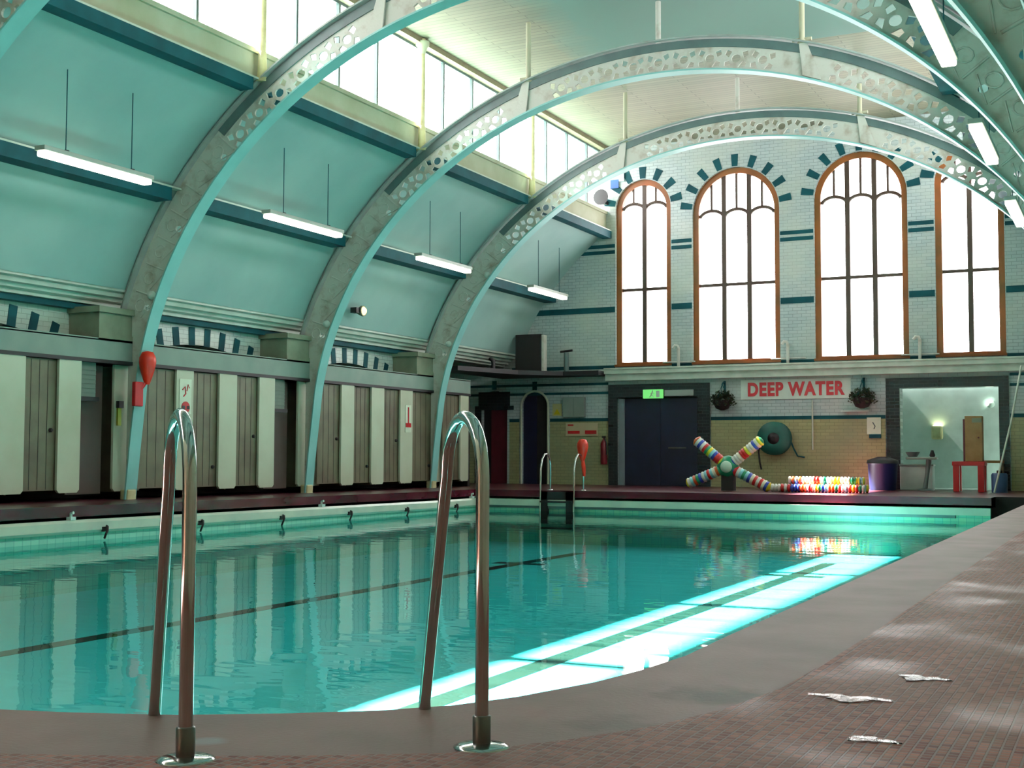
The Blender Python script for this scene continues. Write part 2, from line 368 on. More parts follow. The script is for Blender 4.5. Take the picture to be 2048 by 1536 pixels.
def ell(r, t):                  # point on the vault family of ellipses, t = 0 right springing .. pi left
    return (CX+7.62*r*math.cos(t), 1.15+6.72*r*math.sin(t))
def tz(r, z): return math.asin((z-1.15)/(6.72*r))

# ------------------------------------------------------------------ pool outline
right_in = [(-1.59, 5.3), (-1.58, 4.75), (-1.62, 4.35), (-1.68, 4.05), (-1.80, 3.70), (-1.92, 3.48), (-2.08, 3.31), (-2.30, 3.15), (-2.58, 2.98), (-2.90, 2.86), (-3.4, 2.72), (-4.2, 2.52), (-5.4, 2.30), (CX, 2.15)]
right_out = [(-1.04, 5.6), (-1.05, 4.75), (-1.07, 4.2), (-1.14, 3.78), (-1.25, 3.45), (-1.40, 3.18), (-1.62, 2.90), (-1.95, 2.70), (-2.30, 2.52), (-2.72, 2.34), (-3.3, 2.18), (-4.15, 1.98), (-5.4, 1.78), (CX, 1.64)]
def mirror(p): return (2*(-7.795)-p[0], p[1])
inner = [(XR, YF)]+right_in+[mirror(p) for p in right_in[-2::-1]]+[(XL, YF)]
near_in = right_in+[mirror(p) for p in right_in[-2::-1]]
near_out = right_out+[mirror(p) for p in right_out[-2::-1]]
# floors
tile_hole = [(-1.04, YE+0.4)]+right_out+[mirror(p) for p in right_out[-2::-1]]
vs, fs = plate_geo([(2.4, YE+0.4)]+[(2.4, Y0-0.2), (-18.2, Y0-0.2), (-18.2, 5.6), mirror(right_out[0])]+[mirror(p) for p in right_out[1:-1]]+right_out[::-1]+[(-1.04, YE+0.4)], [], 0.25, 'XY', -0.125+0.006)
struct(MB().add(vs, fs).build('floor', m_mosaic))
mb = MB()                                                    # dark red side and far decks
ys = [(5.6, 0.0), (14, 0.0), (19, -0.025), (24, -0.05), (YF, -0.05), (YE+0.4, -0.05)]
mb.sweep([(-18.2, -0.25), (XL, -0.25), (XL, 0.0), (-18.2, 0.0)], [(y, dz(y)) for y in (5.6, 14, 19, 24, YF)])
mb.box(-18.2, -2.53, YF, YE+0.4, -0.25, -0.05); mb.box(-2.53, -1.04, YF+0.9, YE+0.4, -0.25, -0.05); mb.box(XR, -1.04, YF, YF+0.9, -0.25, -0.05)
struct(mb.build('floor', m_reddeck))
# coping: long right side, then the rounded near end
cop = MB(); A = [(XR, YF)]+near_in; B = [(-1.04, YF)]+near_out
At = [(x, y, 0.0) for x, y in A]; Bt = [(x, y, 0.0) for x, y in B]; Al = [(x, y, -0.16) for x, y in A]
cop.quadstrip(At, Bt, 0); cop.quadstrip(At, Al, 0); cop.quadstrip([(x+0.0, y, -0.16) for x, y in A], [(x, y, -0.16) for x, y in B], 0)
o = struct(cop.build('trim_1', m_coping)); tag(o, 'smooth grey brown concrete coping curving round the near end of the pool')
# dark red nosing round the left and far edges
mb = MB()
mb.sweep([(XL-0.02, -0.15), (XL+0.03, -0.15), (XL+0.03, 0.004), (XL-0.02, 0.004)], [(y, dz(y)) for y in (5.3, 14, 19, 24, YF)])
mb.box(XL, -2.53, YF-0.03, YF+0.02, -0.20, -0.046)
struct(tag(mb.build('trim_2', m_nosing), 'dark red glazed nosing along the left and far pool edges'))
# pool basin
b = MB(); wl = [(x, y) for x, y in inner]; wl2 = wl+[wl[0]]
zt = -0.16
b.quadstrip([(x, y, zt) for x, y in wl], [(x, y, ZB-0.02) for x, y in wl], 0)
vs, fs = plate_geo(inner, [], 0.02, 'XY', ZB-0.01); b.add(vs, fs, 1)
b.box(XL, -2.53, YF, YF+0.05, ZB, -0.19, 2); b.box(-2.53, XR, YF+0.85, YF+0.95, ZB, -0.055, 3); b.box(XR, XR+0.05, YF, YF+0.9, ZB, -0.055, 3); b.box(-2.53, XR, YF, YF+0.9, ZB, ZW-0.35, 3); b.box(-2.55, -2.53, YF, YF+0.9, ZB, -0.05, 3)
for x in (-10.35, -5.2):
    b.box(x-0.13, x+0.13, 3.4, 24.2, ZB-0.005, ZB+0.004, 4); b.box(x-0.5, x+0.5, 21.2, 21.5, ZB-0.005, ZB+0.0045, 4)
struct(b.build('pool_basin', [m_pooltile, m_bottom, m_pooltileX, m_void, m_lane])); 
bpy.data.objects['pool_basin']['label'] = 'aqua tiled pool basin with dark lane lines on its floor'
bpy.data.objects['pool_basin']['category'] = 'pool'
# water body (closed volume)
win = [(x*0.9995-0.004, y) for x, y in inner]
wmb = MB()
vs, fs = plate_geo([(CX+(x-CX)*0.9992, 14.5+(y-14.5)*0.9995) for x, y in inner], [], 1.0, 'XY', 0)
zs = [(ZW if v[2] > 0 else ZB+0.006) for v in vs]
wmb.add([(v[0], v[1], z) for v, z in zip(vs, zs)], fs)
o = wmb.build('pool_water', m_water); tag(o, 'clear turquoise water filling the long swimming pool', 'water', kind='stuff')
# scum trough rails
mb = MB()
sec = [(XL+0.0, -0.20), (XL+0.07, -0.20), (XL+0.10, -0.24), (XL+0.10, -0.36), (XL+0.06, -0.40), (XL+0.0, -0.40)]
mb.sweep(sec, [(y, dz(y)) for y in (5.3, 14, 19, 24, YF)])
struct(tag(mb.build('trim_3', m_trough), 'pale glazed trough rail below the left pool edge'))
mb = MB(); mb.box(XL+0.1, -2.54, YF-0.1, YF, -0.40, -0.255)
mb.box(XL+0.1, -3.2, YF-0.07, YF, -0.46, -0.402, 1)
struct(tag(mb.build('trim_4', [m_trough, m_irond]), 'pale glazed trough rail below the far pool edge'))
# hooks below the left trough
hk = None
for i, y in enumerate([12.2, 14.36, 16.53, 18.75, 20.96, 23.13, 25.31]):
    z = -0.37+dz(y)
    m_ = MB(); m_.tube([(0.0, 0.05, 0.06), (0.05, 0.02, 0.05), (0.07, 0, 0.0), (0.06, -0.03, -0.07), (0.03, -0.02, -0.12)], 0.018, 8)
    m_.box(-0.01, 0.03, -0.045, 0.045, -0.02, 0.05)
    if hk is None: hk = m_.build('lane_hook', m_black)
    h = hk if i == 0 else hk.copy()
    if i: COL.objects.link(h)
    h.location = (XL+0.1, y, z)
    ords = ['just outside the left of the frame', 'nearest in view, left of the left grab rail', 'hidden close beside the left grab rail', 'first to the right of the left grab rail', 'second to the right of the left grab rail', 'third to the right of the left grab rail', 'between the legs of the right grab rail']
    tag(h, 'black lane hook on the left trough, '+ords[i], 'hook', 'black lane hooks along the left trough')
# small white nozzles on the left trough
nz0 = None
for i, (y, w_) in enumerate([(13.75, 'near the left of the picture'), (20.1, 'midway along the trough'), (26.2, 'at the far end by the ladder')]):
    m_ = MB(); m_.box(-0.04, 0.05, -0.05, 0.05, 0.0, 0.05); m_.tube([(0, 0, 0.04), (0, 0, 0.10), (0.05, 0, 0.11)], 0.022, 8)
    if nz0 is None: nz0 = m_.build('water_nozzle', m_glasswhite)
    h = nz0 if i == 0 else nz0.copy()
    if i: COL.objects.link(h)
    h.location = (XL+0.04, y, -0.20+dz(y)); tag(h, 'small white nozzle on the left trough, '+w_, 'nozzle', 'white nozzles on the left trough')

# ------------------------------------------------------------------ vault, clerestory, ceiling
R0 = 1.10
def vault_curve(side, z0, z1, n=22):
    t0, t1 = tz(R0, z0), tz(R0, z1)
    pts = []
    for i in range(n+1):
        x, z = ell(R0, t0+(t1-t0)*i/n)
        if side < 0: x = 2*CX-x
        pts.append((x, z))
    return pts
for side, nm in ((-1, 'ceiling'), (1, 'ceiling')):
    P = vault_curve(side, 3.62, 6.97); ya, yb = Y0, YE+0.02
    mb = MB(); mb.quadstrip([(x, ya, z) for x, z in P], [(x, yb, z) for x, z in P], 0, True)
    off = 0.12*side; mb.quadstrip([(x+off, ya, z+0.1) for x, z in P], [(x+off, yb, z+0.1) for x, z in P], 0, True)
    struct(mb.build(nm, m_vault))
zs0, zs1, zc = 7.50, 9.16, 9.27
for side in (-1, 1):
    X = CX+side*5.22
    mb = MB(); xa, xb = sorted((X, X+side*0.12))
    mb.box(xa, xb, Y0, YE, 6.9, zs0); mb.box(min(xa, X-side*0.05), max(xb, X-side*0.05), Y0, YE, zs0-0.06, zs0+0.02)
    struct(mb.build('wall_clerestory_left' if side < 0 else 'wall_clerestory_right', m_cream))
    mb = MB(); mb.box(X-0.16, X+0.16, Y0, YE, zs1, zc+0.05)
    struct(tag(mb.build('trim_%d' % (5 if side < 0 else 6), m_beam), 'buff head beam above the %s clerestory windows' % ('left' if side < 0 else 'right')))
    ybs = [Y0, YK[0]]+YK[1:]+[YE]
    for k in range(len(ybs)-1):
        e = empty('window_%d' % ((1 if side < 0 else 11)+k), (X+side*0.05, ybs[k], zs0)); e['kind'] = 'structure'
        L = ybs[k+1]-ybs[k]; n = 4 if L < 7 else 7
        m_ = MB()
        for j in range(1, n): y = L*j/n; m_.box(-0.035, 0.035, y-0.028, y+0.028, 0, zs1-zs0)
        m_.box(-0.03, 0.03, 0, L, 0, 0.05); m_.box(-0.03, 0.03, 0, L, zs1-zs0-0.05, zs1-zs0)
        m_.build('window_frame', m_irond, e)
        g_ = MB(); g_.box(-0.004, 0.004, 0.01, L-0.01, 0.05, zs1-zs0-0.05); g_.build('glass', m_glass, e)
mb = MB(); mb.box(CX-5.4, CX+5.4, Y0, YE, zc, zc+0.12)
struct(mb.build('ceiling', m_ceil))
# purlins
def purlin(side, x, z0, z1, d, nm, lab):
    if side > 0: x = 2*CX-x
    xa, xb = sorted((x, x-side*d)); mb = MB()
    ends = [Y0]+YK+[YE]
    for k in range(len(ends)-1): mb.box(xa, xb, ends[k]+(0.16 if k else 0), ends[k+1]-(0.12 if k < len(ends)-2 else 0), z0, z1)
    mb.box(xa, xb, Y0, YE, z1, z1+0.03, 1)
    return struct(tag(mb.build(nm, [m_dteal, m_mould]), lab))
for side, n in ((-1, 7), (1, 9)):
    sd_ = 'left' if side < 0 else 'right'
    purlin(side, -13.10, 6.76, 6.96, 0.26, 'trim_%d' % n, 'dark teal upper purlin under the %s clerestory' % sd_)
    purlin(side, -14.86, 5.06, 5.28, 0.34, 'trim_%d' % (n+1), 'dark teal lower purlin across the middle of the %s vault' % sd_)

# ------------------------------------------------------------------ iron arches
def ring_outline(ra, rb, zlow, n=90):
    ta, tb = tz(ra, zlow), tz(rb, zlow)
    o_ = [ell(rb, tb+(math.pi-2*tb)*i/n) for i in range(n+1)]
    i_ = [ell(ra, ta+(math.pi-2*ta)*i/n) for i in range(n+1)]
    return o_, i_
def make_arch():
    root = empty('iron_arch')
    def inner_path(n=110):
        t0 = tz(1.0, 2.1); pts = [ell(1.0, t0+(math.pi-2*t0)*i/n) for i in range(n+1)]
        return [(CX+7.77, -0.03)]+[(CX+7.68, 0.9)]+pts+[(CX-7.68, 0.9)]+[(CX-7.77, -0.03)]
    ip = inner_path()
    # soffit flange: closed ribbon
    def ribbon(path, w, t, y=0.0):
        m_ = MB(); n = len(path); nrm = []
        for i in range(n):
            a = Vector(path[max(i-1, 0)]); b_ = Vector(path[min(i+1, n-1)]); d = (b_-a).normalized(); nrm.append(Vector((-d.y, d.x)))
        A1 = [(p[0], y-w/2, p[1]) for p in path]; A2 = [(p[0], y+w/2, p[1]) for p in path]
        B1 = [(p[0]-n_[0]*t, y-w/2, p[1]-n_[1]*t) for p, n_ in zip(path, nrm)]; B2 = [(p[0]-n_[0]*t, y+w/2, p[1]-n_[1]*t) for p, n_ in zip(path, nrm)]
        m_.quadstrip(A1, A2); m_.quadstrip(B1, B2); m_.quadstrip(A1, B1); m_.quadstrip(A2, B2); return m_
    ribbon(ip, 0.27, 0.03).build('inner_flange', m_flange, root, loc=(0, 0.135, 0))
    t0 = tz(1.092, 3.3); n = 100
    op = [ell(1.092, t0+(math.pi-2*t0)*i/n) for i in range(n+1)]
    ribbon(op, 0.22, 0.03).build('outer_flange', m_ironm, root, loc=(0, 0.135, 0))
    # web plate with pierced scrollwork above z 6.15
    o_ = [ell(1.088, t0+(math.pi-2*t0)*i/n) for i in range(n+1)]
    outer = [(CX+7.87, -0.03), (CX+7.86, 2.25), (CX+7.99, 2.9)]+o_+[(CX-7.99, 2.9), (CX-7.86, 2.25), (CX-7.87, -0.03)]
    inn = [(p[0]+(0.012 if p[0] > CX else -0.012), p[1]+0.008) for p in ip]
    outline = outer+inn[::-1]
    holes = []
    # arc length parametrisation of the mid line
    N = 2000; ts = [0.02+(math.pi-0.04)*i/N for i in range(N+1)]; mid = [Vector(ell(1.04, t)) for t in ts]; s_ = [0.0]
    for i in range(N): s_.append(s_[-1]+(mid[i+1]-mid[i]).length)
    def at(s, r):
        import bisect
        i = min(max(bisect.bisect_left(s_, s), 1), N); f = (s-s_[i-1])/(s_[i]-s_[i-1]); return ell(r, ts[i-1]+(ts[i]-ts[i-1])*f)
    tot = s_[-1]; cell = 0.50; cnt = int(tot/cell)
    def poly(sc, pts): return [at(sc+u, 1.04+v) for u, v in pts]
    def circ(sc, cr, ru, rv, k=12): return [at(sc+ru*math.cos(2*math.pi*i/k), cr+rv*math.sin(2*math.pi*i/k)) for i in range(k)]
    bosses = []
    for c in range(cnt+1):
        sc = tot/2+(c-cnt/2.0)*cell
        if sc < 0.3 or sc > tot-0.3: continue
        zc_ = at(sc, 1.04)[1]; xc_ = at(sc, 1.04)[0]
        if zc_ > 6.15:
            if abs(abs(xc_-CX)-2.7) < 0.28: continue           # gusset plates
            holes.append(circ(sc, 1.036, 0.085, 0.0115))
            holes.append(poly(sc, [(-0.20, -0.026), (-0.06, -0.028), (-0.13, -0.010), (-0.21, -0.014)]))
            holes.append(poly(sc, [(0.06, -0.028), (0.20, -0.026), (0.21, -0.014), (0.13, -0.010)]))
            holes.append(poly(sc, [(-0.22, 0.006), (-0.14, -0.002), (-0.09, 0.014), (-0.19, 0.020)]))
            holes.append(poly(sc, [(0.14, -0.002), (0.22, 0.006), (0.19, 0.020), (0.09, 0.014)]))
        elif zc_ > 3.2:
            if c % 3 == 0: holes.append(circ(sc, 1.03, 0.06, 0.009))
            bosses.append((sc, c))
    vs, fs = plate_geo(outline, holes, 0.035, 'XZ', 0.135)
    wb = MB().add(vs, fs)
    for sc, c in bosses:                                     # raised ribs and rings on the solid part
        for r_ in ((1.02, 1.075),):
            a = at(sc-0.22, r_[0]); b_ = at(sc-0.22, r_[1])
            wb.tube([(a[0], 0.115, a[1]), (b_[0], 0.115, b_[1])], 0.018, 6)
        ring = [(*at(sc+0.11*math.cos(2*math.pi*i/10), 1.052+0.014*math.sin(2*math.pi*i/10)),) for i in range(11)]
        wb.tube([(p[0], 0.116, p[1]) for p in ring], 0.014, 6, cap=False)
        d1 = at(sc-0.2, 1.015); d2 = at(sc+0.2, 1.04); wb.tube([(d1[0], 0.114, d1[1]), (d2[0], 0.114, d2[1])], 0.012, 6)
    wb.build('web', m_iron, root)
    # solid dark rail that stiffens the pierced part
    tq = tz(1.08, 6.2); band = [ell(1.088, tq+(math.pi-2*tq)*i/60) for i in range(61)]+[ell(1.066, math.pi-tq-(math.pi-2*tq)*i/60) for i in range(61)]
    vs, fs = plate_geo(band, [], 0.02, 'XZ', 0.106); MB().add(vs, fs).build('stiffener', m_irond, root)
    for s in (-1, 1):
        xg = CX+s*2.68; zi = 1.15+6.72*math.sqrt(1-((xg-CX)/7.62)**2); zo = zi+0.66
        g_ = MB(); vs, fs = plate_geo([(xg-0.05*s, zo+0.05), (xg+0.10*s, zo-0.02), (xg+0.34*s, zi-0.06), (xg+0.02*s, zi+0.06)], [], 0.03, 'XZ', 0.088); g_.add(vs, fs); g_.build('gusset_plate', m_iron, root)
        h_ = MB(); h_.tube([(xg, 0.135, zo-0.02), (xg, 0.135, zo+0.1), (xg, 0.135, zc)], [0.09, 0.05, 0.05], 10); h_.tube([(xg-0.17, 0.135, zo+0.06), (xg+0.17, 0.135, zo+0.06)], 0.035, 8)
        h_.build('hanger', m_cream, root)
    h_ = MB(); h_.tube([(CX, 0.135, 8.48), (CX, 0.135, zc)], 0.05, 10); h_.build('hanger', m_iron, root)
    for s in (-1, 1):
        f_ = MB(); f_.box(CX+s*7.82-0.09, CX+s*7.82+0.09, 0.03, 0.24, -0.05, 0.17); f_.build('foot', m_ypost, root, bevel=0.02)
    return root
arch = make_arch()
names = ['pale turquoise and grey iron roof arch nearest the camera, beyond the left frame edge', 'iron roof arch cut by the top left and top right corners of the picture', 'iron roof arch with the red throw bag hanging on its left leg', 'iron roof arch with its crown in full view, second from the far wall', 'iron roof arch nearest the arched windows, smallest in the picture']
for i, y in enumerate(YK):
    a = arch if i == 0 else copy_tree(arch)
    a.location = (0, y, dz(y) if i > 1 else 0)
    tag(a, names[i], 'arch', 'iron roof arches')
# posts between the arches and the clerestory head
post = None
for side in (-1, 1):
    for i, y in enumerate(YK):
        if post is None:
            post = empty('clerestory_post'); MB().tube([(0, 0, 0.0), (0, 0, 2.32)], 0.06, 12).build('shaft', m_ypost, post)
            MB().lathe([(0.12, 0), (0.12, 0.06), (0.085, 0.1), (0.07, 0.5), (0.06, 0.52)], n=14).build('base', m_ypost, post)
            MB().lathe([(0.06, 2.0), (0.10, 2.14), (0.14, 2.18), (0.14, 2.26)], n=14).build('capital', m_cream, post); p_ = post
        else: p_ = copy_tree(post)
        p_.location = (CX+side*5.08, y+0.135, 6.94)
        w = ['first, outside the picture', 'at the frame corner', 'above the arch that carries the red throw bag', 'above the arch second from the far wall', 'above the arch nearest the arched windows'][i]
        tag(p_, 'yellowed iron post in the %s clerestory %s' % ('left' if side < 0 else 'right', w), 'post', 'iron posts of the clerestory')

# ------------------------------------------------------------------ left side: cubicles, fascia, lunettes, cornice
mb = MB(); mb.box(-18.1, -17.9, Y0, YE, -0.3, 3.9); struct(mb.build('wall_left', m_cream))
mb = MB(); mb.box(XC-1.4, XC-1.3, Y0, 29.1, -0.06, 2.6); mb.box(XC-1.3, XC-0.02, 29.0, 29.1, -0.06, 2.6); struct(mb.build('wall_cubicles', m_void))  # cubicle backs near-black, the shade inside is in the colour
# fascia above the doors
mb = MB(); mb.box(XC-0.06, XC, Y0, 29.1, 2.36, 2.70); mb.box(XC-0.07, XC+0.015, Y0, 29.1, 2.30, 2.36, 1); mb.box(XC-0.9, XC, Y0, 29.1, 2.68, 2.72)
struct(tag(mb.build('trim_11', [m_grey, m_black]), 'grey fascia board with a black lower edge above the cubicle doors'))
# lunette wall with voussoirs
XW = -16.25
for k in range(5):
    ya, yb = ([Y0]+YK)[k+1], (YK+[YE])[k+1]
    if k == 4: continue
    ym = (ya+yb)/2+0.06; half = 1.95; zc_ = 2.88; Rr = 5.0; cz = zc_-Rr
    outl = [(ya, 2.55), (ya, 3.35), (yb, 3.35), (yb, 2.55)]
    a_ = math.degrees(math.asin(half/Rr)); hole = [(ym-half, 2.5)]+arcpts(ym, cz, Rr, 90+a_, 90-a_, 18)+[(ym+half, 2.5)]
    outl = [(ya, 2.5), (ya, 3.35), (yb, 3.35), (yb, 2.5)]+arcpts(ym, cz, Rr, 90-a_, 90+a_, 18)
    vs, fs = plate_geo(outl, [], 0.25, 'YZ', XW-0.125); m_ = MB().add(vs, fs)
    nv = 10
    for j in range(nv):
        an = math.radians(90+a_*0.98-(2*a_*0.98)*j/(nv-1)); c, s = math.cos(an), math.sin(an)
        w = 0.085; r0, r1 = Rr-0.01, Rr+0.34
        q = []
        for r, sg in ((r0, -1), (r0, 1), (r1, 1), (r1, -1)): q.append((ym+r*c-s*w*sg*1.0, min(cz+r*s+c*w*sg, 3.33)))
        vs = [(XW+0.012, a, b_) for a, b_ in q]+[(XW-0.1, a, b_) for a, b_ in q]
        m_.add(vs, [(0, 1, 2, 3), (4, 7, 6, 5), (0, 4, 5, 1), (1, 5, 6, 2), (2, 6, 7, 3), (3, 7, 4, 0)], 1)
    m_.build('wall_lunette', [m_wallL, m_dteal])
for o in [o for o in COL.objects if o.name.startswith('wall_lunette')]: o['kind'] = 'structure'
mb = MB(); mb.box(-17.9, XW, YK[-1]+0.2, YK[-1]+0.4, 2.7, 3.4); struct(mb.build('wall_lunette_end', m_wallL))
mb = MB(); mb.box(XW-0.5, XW-0.4, Y0, YK[-1]+0.2, 2.4, 3.5); struct(mb.build('wall_lunette_back', m_grey))
mb = MB(); mb.box(-18.1, -15.72, Y0, YE, 3.66, 3.80); struct(tag(mb.build('ceiling', m_grey), 'flat soffit outside the foot of the left vault'))
mb = MB(); mb.box(-17.9, XC-0.9, Y0, 29.1, 2.66, 2.70); struct(tag(mb.build('ceiling', m_grey), 'grey lid over the cubicles'))
# cornice
sec = [(-16.5, 3.28), (-16.12, 3.28), (-16.12, 3.34), (-16.02, 3.34), (-16.02, 3.40), (-15.92, 3.42), (-15.90, 3.48), (-15.80, 3.49), (-15.78, 3.56), (-15.70, 3.58), (-15.70, 3.66), (-16.5, 3.66)]
mb = MB(); mb.sweep(sec, [(Y0, 0), (YE, 0)]); mb.box(-16.26, -16.08, Y0, YK[-1]+0.4, 3.235, 3.33, 1)
struct(tag(mb.build('trim_12', [m_mould, m_dteal]), 'pale moulded cornice with a dark teal band at the foot of the left vault'))
# piers
for i, y in enumerate(YK):
    mb = MB(); mb.box(-16.3, XC-0.02, y-0.66, y+0.66, 2.72, 3.22); mb.box(-16.35, XC+0.04, y-0.72, y+0.72, 3.16, 3.26); mb.box(-16.3, XC+0.0, y-0.68, y+0.68, 2.70, 2.80)
    struct(tag(mb.build('trim_%d' % (20+i), m_pier), 'buff stone pier block behind the foot of an iron arch'))
# white panels and doors
whites = [(6.9, 7.4), (8.2, 8.7), (9.5, 10.0), (10.95, 11.7), (12.5, 13.0), (13.70, 14.31), (15.0, 15.48), (16.23, 16.91), (17.79, 18.25), (18.99, 19.51), (20.21, 20.71), (21.51, 22.32), (23.11, 23.61), (24.33, 24.86), (25.59, 26.15), (27.14, 27.75), (28.56, 29.0)]
wh = ['beyond the left frame edge, farthest out', 'beyond the left frame edge, second', 'beyond the left frame edge, third', 'beyond the left frame edge, behind an arch', 'just beyond the left frame edge', 'cut by the left edge of the picture', 'second from the left edge, left of the open cubicle', 'behind the foot of the arch with the red throw bag', 'behind the left grab rail, with the small round sign', 'first to the right of the left grab rail', 'second to the right of the left grab rail, left of the dark cubicle', 'behind the foot of the middle arch', 'first to the right of the middle arch foot', 'second to the right of the middle arch foot', 'with the red thermometer shaped sign', 'behind the right grab rail and the farthest arch foot', 'last of the row, inside the loop of the right grab rail']
for i, (a, b_) in enumerate(whites):
    z = dz((a+b_)/2); m_ = MB(); xp = XC
    if i in (3, 7, 11, 15): xp = XC-0.15; a *= 1.0097; b_ *= 1.0097      # set back behind the arch legs
    r = 0.05; pts = [(a+r, 0.14+z), (b_-r, 0.14+z), (b_, 0.14+r+z), (b_, 2.30), (a, 2.30), (a, 0.14+r+z)]
    vs, fs = plate_geo(pts, [], 0.05, 'YZ', xp-0.025); m_.add(vs, fs)
    e = m_.build('cubicle_partition', m_white)
    tag(e, 'white front panel of the changing cubicles, '+wh[i], 'panel', 'white cubicle panels along the left wall')
    f_ = MB(); f_.box(XC-1.29, xp-0.05, (a+b_)/2-0.02, (a+b_)/2+0.02, 0.12+z, 2.3); f_.build('side_board', m_door, e)
m_door2 = mat('dark_brown_door', (74, 58, 52), 0.5)
m_louvre = mat('grey_green_board', (112, 122, 112), 0.6)
k_ = 0
for i in range(len(whites)-1):
    a, b_ = whites[i][1], whites[i+1][0]; z = dz(a)
    if i in (6, 10):
        m_ = MB(); m_.box(XC-0.16, XC-0.13, a-0.01, b_-0.30, 1.72+z, 2.3); 
        for q in range(6): m_.box(XC-0.13, XC-0.115, a, b_-0.31, 1.80+z+q*0.075, 1.82+z+q*0.075)
        e = m_.build('cubicle_screen', m_louvre)
        tag(e, 'grey slatted board high inside the open cubicle '+('near the left edge' if i == 6 else 'left of the middle arch foot'), 'board', 'slatted boards in the open cubicles')
        m2 = MB(); m2.box(XC-0.13, XC-0.07, a-0.01, b_-0.27, 1.66+z, 1.73+z); m2.build('rail', m_black, e)
        m3 = MB(); m3.box(XC-0.34, XC-0.30, a-0.02, b_+0.03, 0.10+z, 2.28)
        d = m3.build('cubicle_door', m_door2); tag(d, 'dark brown cubicle door set back behind the slatted board '+('near the left edge' if i == 6 else 'left of the middle arch foot'), 'door', 'brown cubicle doors')
        continue
    d = MB(); d.box(XC-0.11, XC-0.07, a-0.01, b_+0.01, 0.18+z, 2.29)
    for q in range(1, 4): yy = a+(b_-a)*q/4; d.box(XC-0.069, XC-0.066, yy-0.004, yy+0.004, 0.2+z, 2.27, 1)
    e = d.build('cubicle_door', [m_door, m_void])
    tag(e, 'brown cubicle door right of the white panel '+wh[i], 'door', 'brown cubicle doors')
    kb = MB(); kb.lathe([(0.035, 0), (0.035, 0.03), (0.02, 0.05)], (XC-0.07, b_-0.1, (1.15 if i % 2 else 0.55)+z), 'X', 10); kb.build('knob', m_black, e)
# end bay return: store doorway screen
mb = MB(); mb.box(-16.4, XC+0.0, YK[-1]+0.7, YE, 2.92, 3.05); mb.box(XC-0.0, -12.95, YE-0.7, YE, 2.93, 3.06)
vs, fs = plate_geo([(-16.2, YE), (-16.2, 28.4), (XC, 28.4), (-14.9, 30.6), (-14.0, YE-0.7), (-12.95, YE-0.7), (-12.95, YE)], [], 0.12, 'XY', 3.00); mb = MB().add(vs, fs)
struct(tag(mb.build('trim_13', m_black), 'black balcony slab in the far left corner under the loudspeaker'))

# ------------------------------------------------------------------ far wall
def arch_open(x0, x1, z0, ztop, n=20):
    r = (x1-x0)/2; cx = (x0+x1)/2; return [(x0, z0)]+[(p[0], p[1]) for p in arcpts(cx, ztop-r, r, 180, 0, n)]+[(x1, z0)]
WIN = [(-12.72, -11.12, 8.33, 2), (-10.51, -8.15, 8.42, 3), (-7.25, -4.93, 8.50, 3), (-4.28, -2.68, 8.33, 2)]
holes = [arch_open(a, b_, 3.22, zt_) for a, b_, zt_, _ in WIN]
WT = 0.4; yw = YE
low = [[(-16.87, -0.05), (-16.87, 2.2)]+arcpts(-16.46, 2.2, 0.41, 180, 0, 10)[1:-1]+[(-16.05, 2.2), (-16.05, -0.05)],
       [(-15.58, -0.05), (-15.58, 2.16)]+arcpts(-15.18, 2.16, 0.40, 180, 0, 12)[1:-1]+[(-14.78, 2.16), (-14.78, -0.05)],
       [(-12.67, -0.05), (-12.67, 2.34), (-10.38, 2.34), (-10.38, -0.05)], [(-5.17, -0.05), (-5.17, 2.45), (-2.87, 2.45), (-2.87, -0.05)]]
vs, fs = plate_geo([(-18.1, -0.3), (2.2, -0.3), (2.2, 9.6), (-18.1, 9.6)], holes+[h for h in low], WT, 'XZ', yw+WT/2)
wall = MB().add(vs, fs)
def ws(x0, x1, z0, z1, mi, d=0.012): wall.box(x0, x1, yw-d, yw+0.01, z0, z1, mi)
# teal stripes between windows
gaps = [(-15.9, -12.74), (-11.1, -10.53), (-8.13, -7.27), (-4.91, -4.30), (-2.66, 0.8)]
for a, b_ in gaps:
    ws(a, b_, 4.70, 4.86, 1); ws(a, b_, 6.50, 6.60, 1); ws(a, b_, 6.33, 6.43, 1); ws(a, b_, 3.14, 3.24, 1)
# dado (cream-olive) and its teal line
for a, b_ in ((-17.9, -16.95), (-15.97, -15.66), (-14.70, -12.94), (-10.02, -5.52), (-2.62, 0.9)):
    ws(a, b_, -0.05, 1.70, 2); ws(a, b_, 1.70, 1.79, 1, 0.016)
for a, b_ in ((-17.9, -12.94), (-2.62, 0.9)): ws(a, b_, 2.70, 2.77, 1); ws(a, b_, 2.45, 2.52, 1)
# voussoirs over the windows
for a, b_, zt_, nl in WIN:
    r = (b_-a)/2; cx = (a+b_)/2; cz = zt_-r; nv = 9 if nl == 3 else 7
    for j in range(nv):
        an = math.radians(180-180*(j+0.5)/nv); c, s = math.cos(an), math.sin(an); w = 0.075; r0, r1 = r+0.02, r+0.34
        q = [(cx+rr*c-s*w*g*(rr/r0), cz+rr*s+c*w*g*(rr/r0)) for rr, g in ((r0, -1), (r0, 1), (r1, 1), (r1, -1))]
        wall.add([(p[0], yw-0.015, p[1]) for p in q]+[(p[0], yw+0.01, p[1]) for p in q], [(0, 1, 2, 3), (4, 7, 6, 5), (0, 4, 5, 1), (1, 5, 6, 2), (2, 6, 7, 3), (3, 7, 4, 0)], 1)
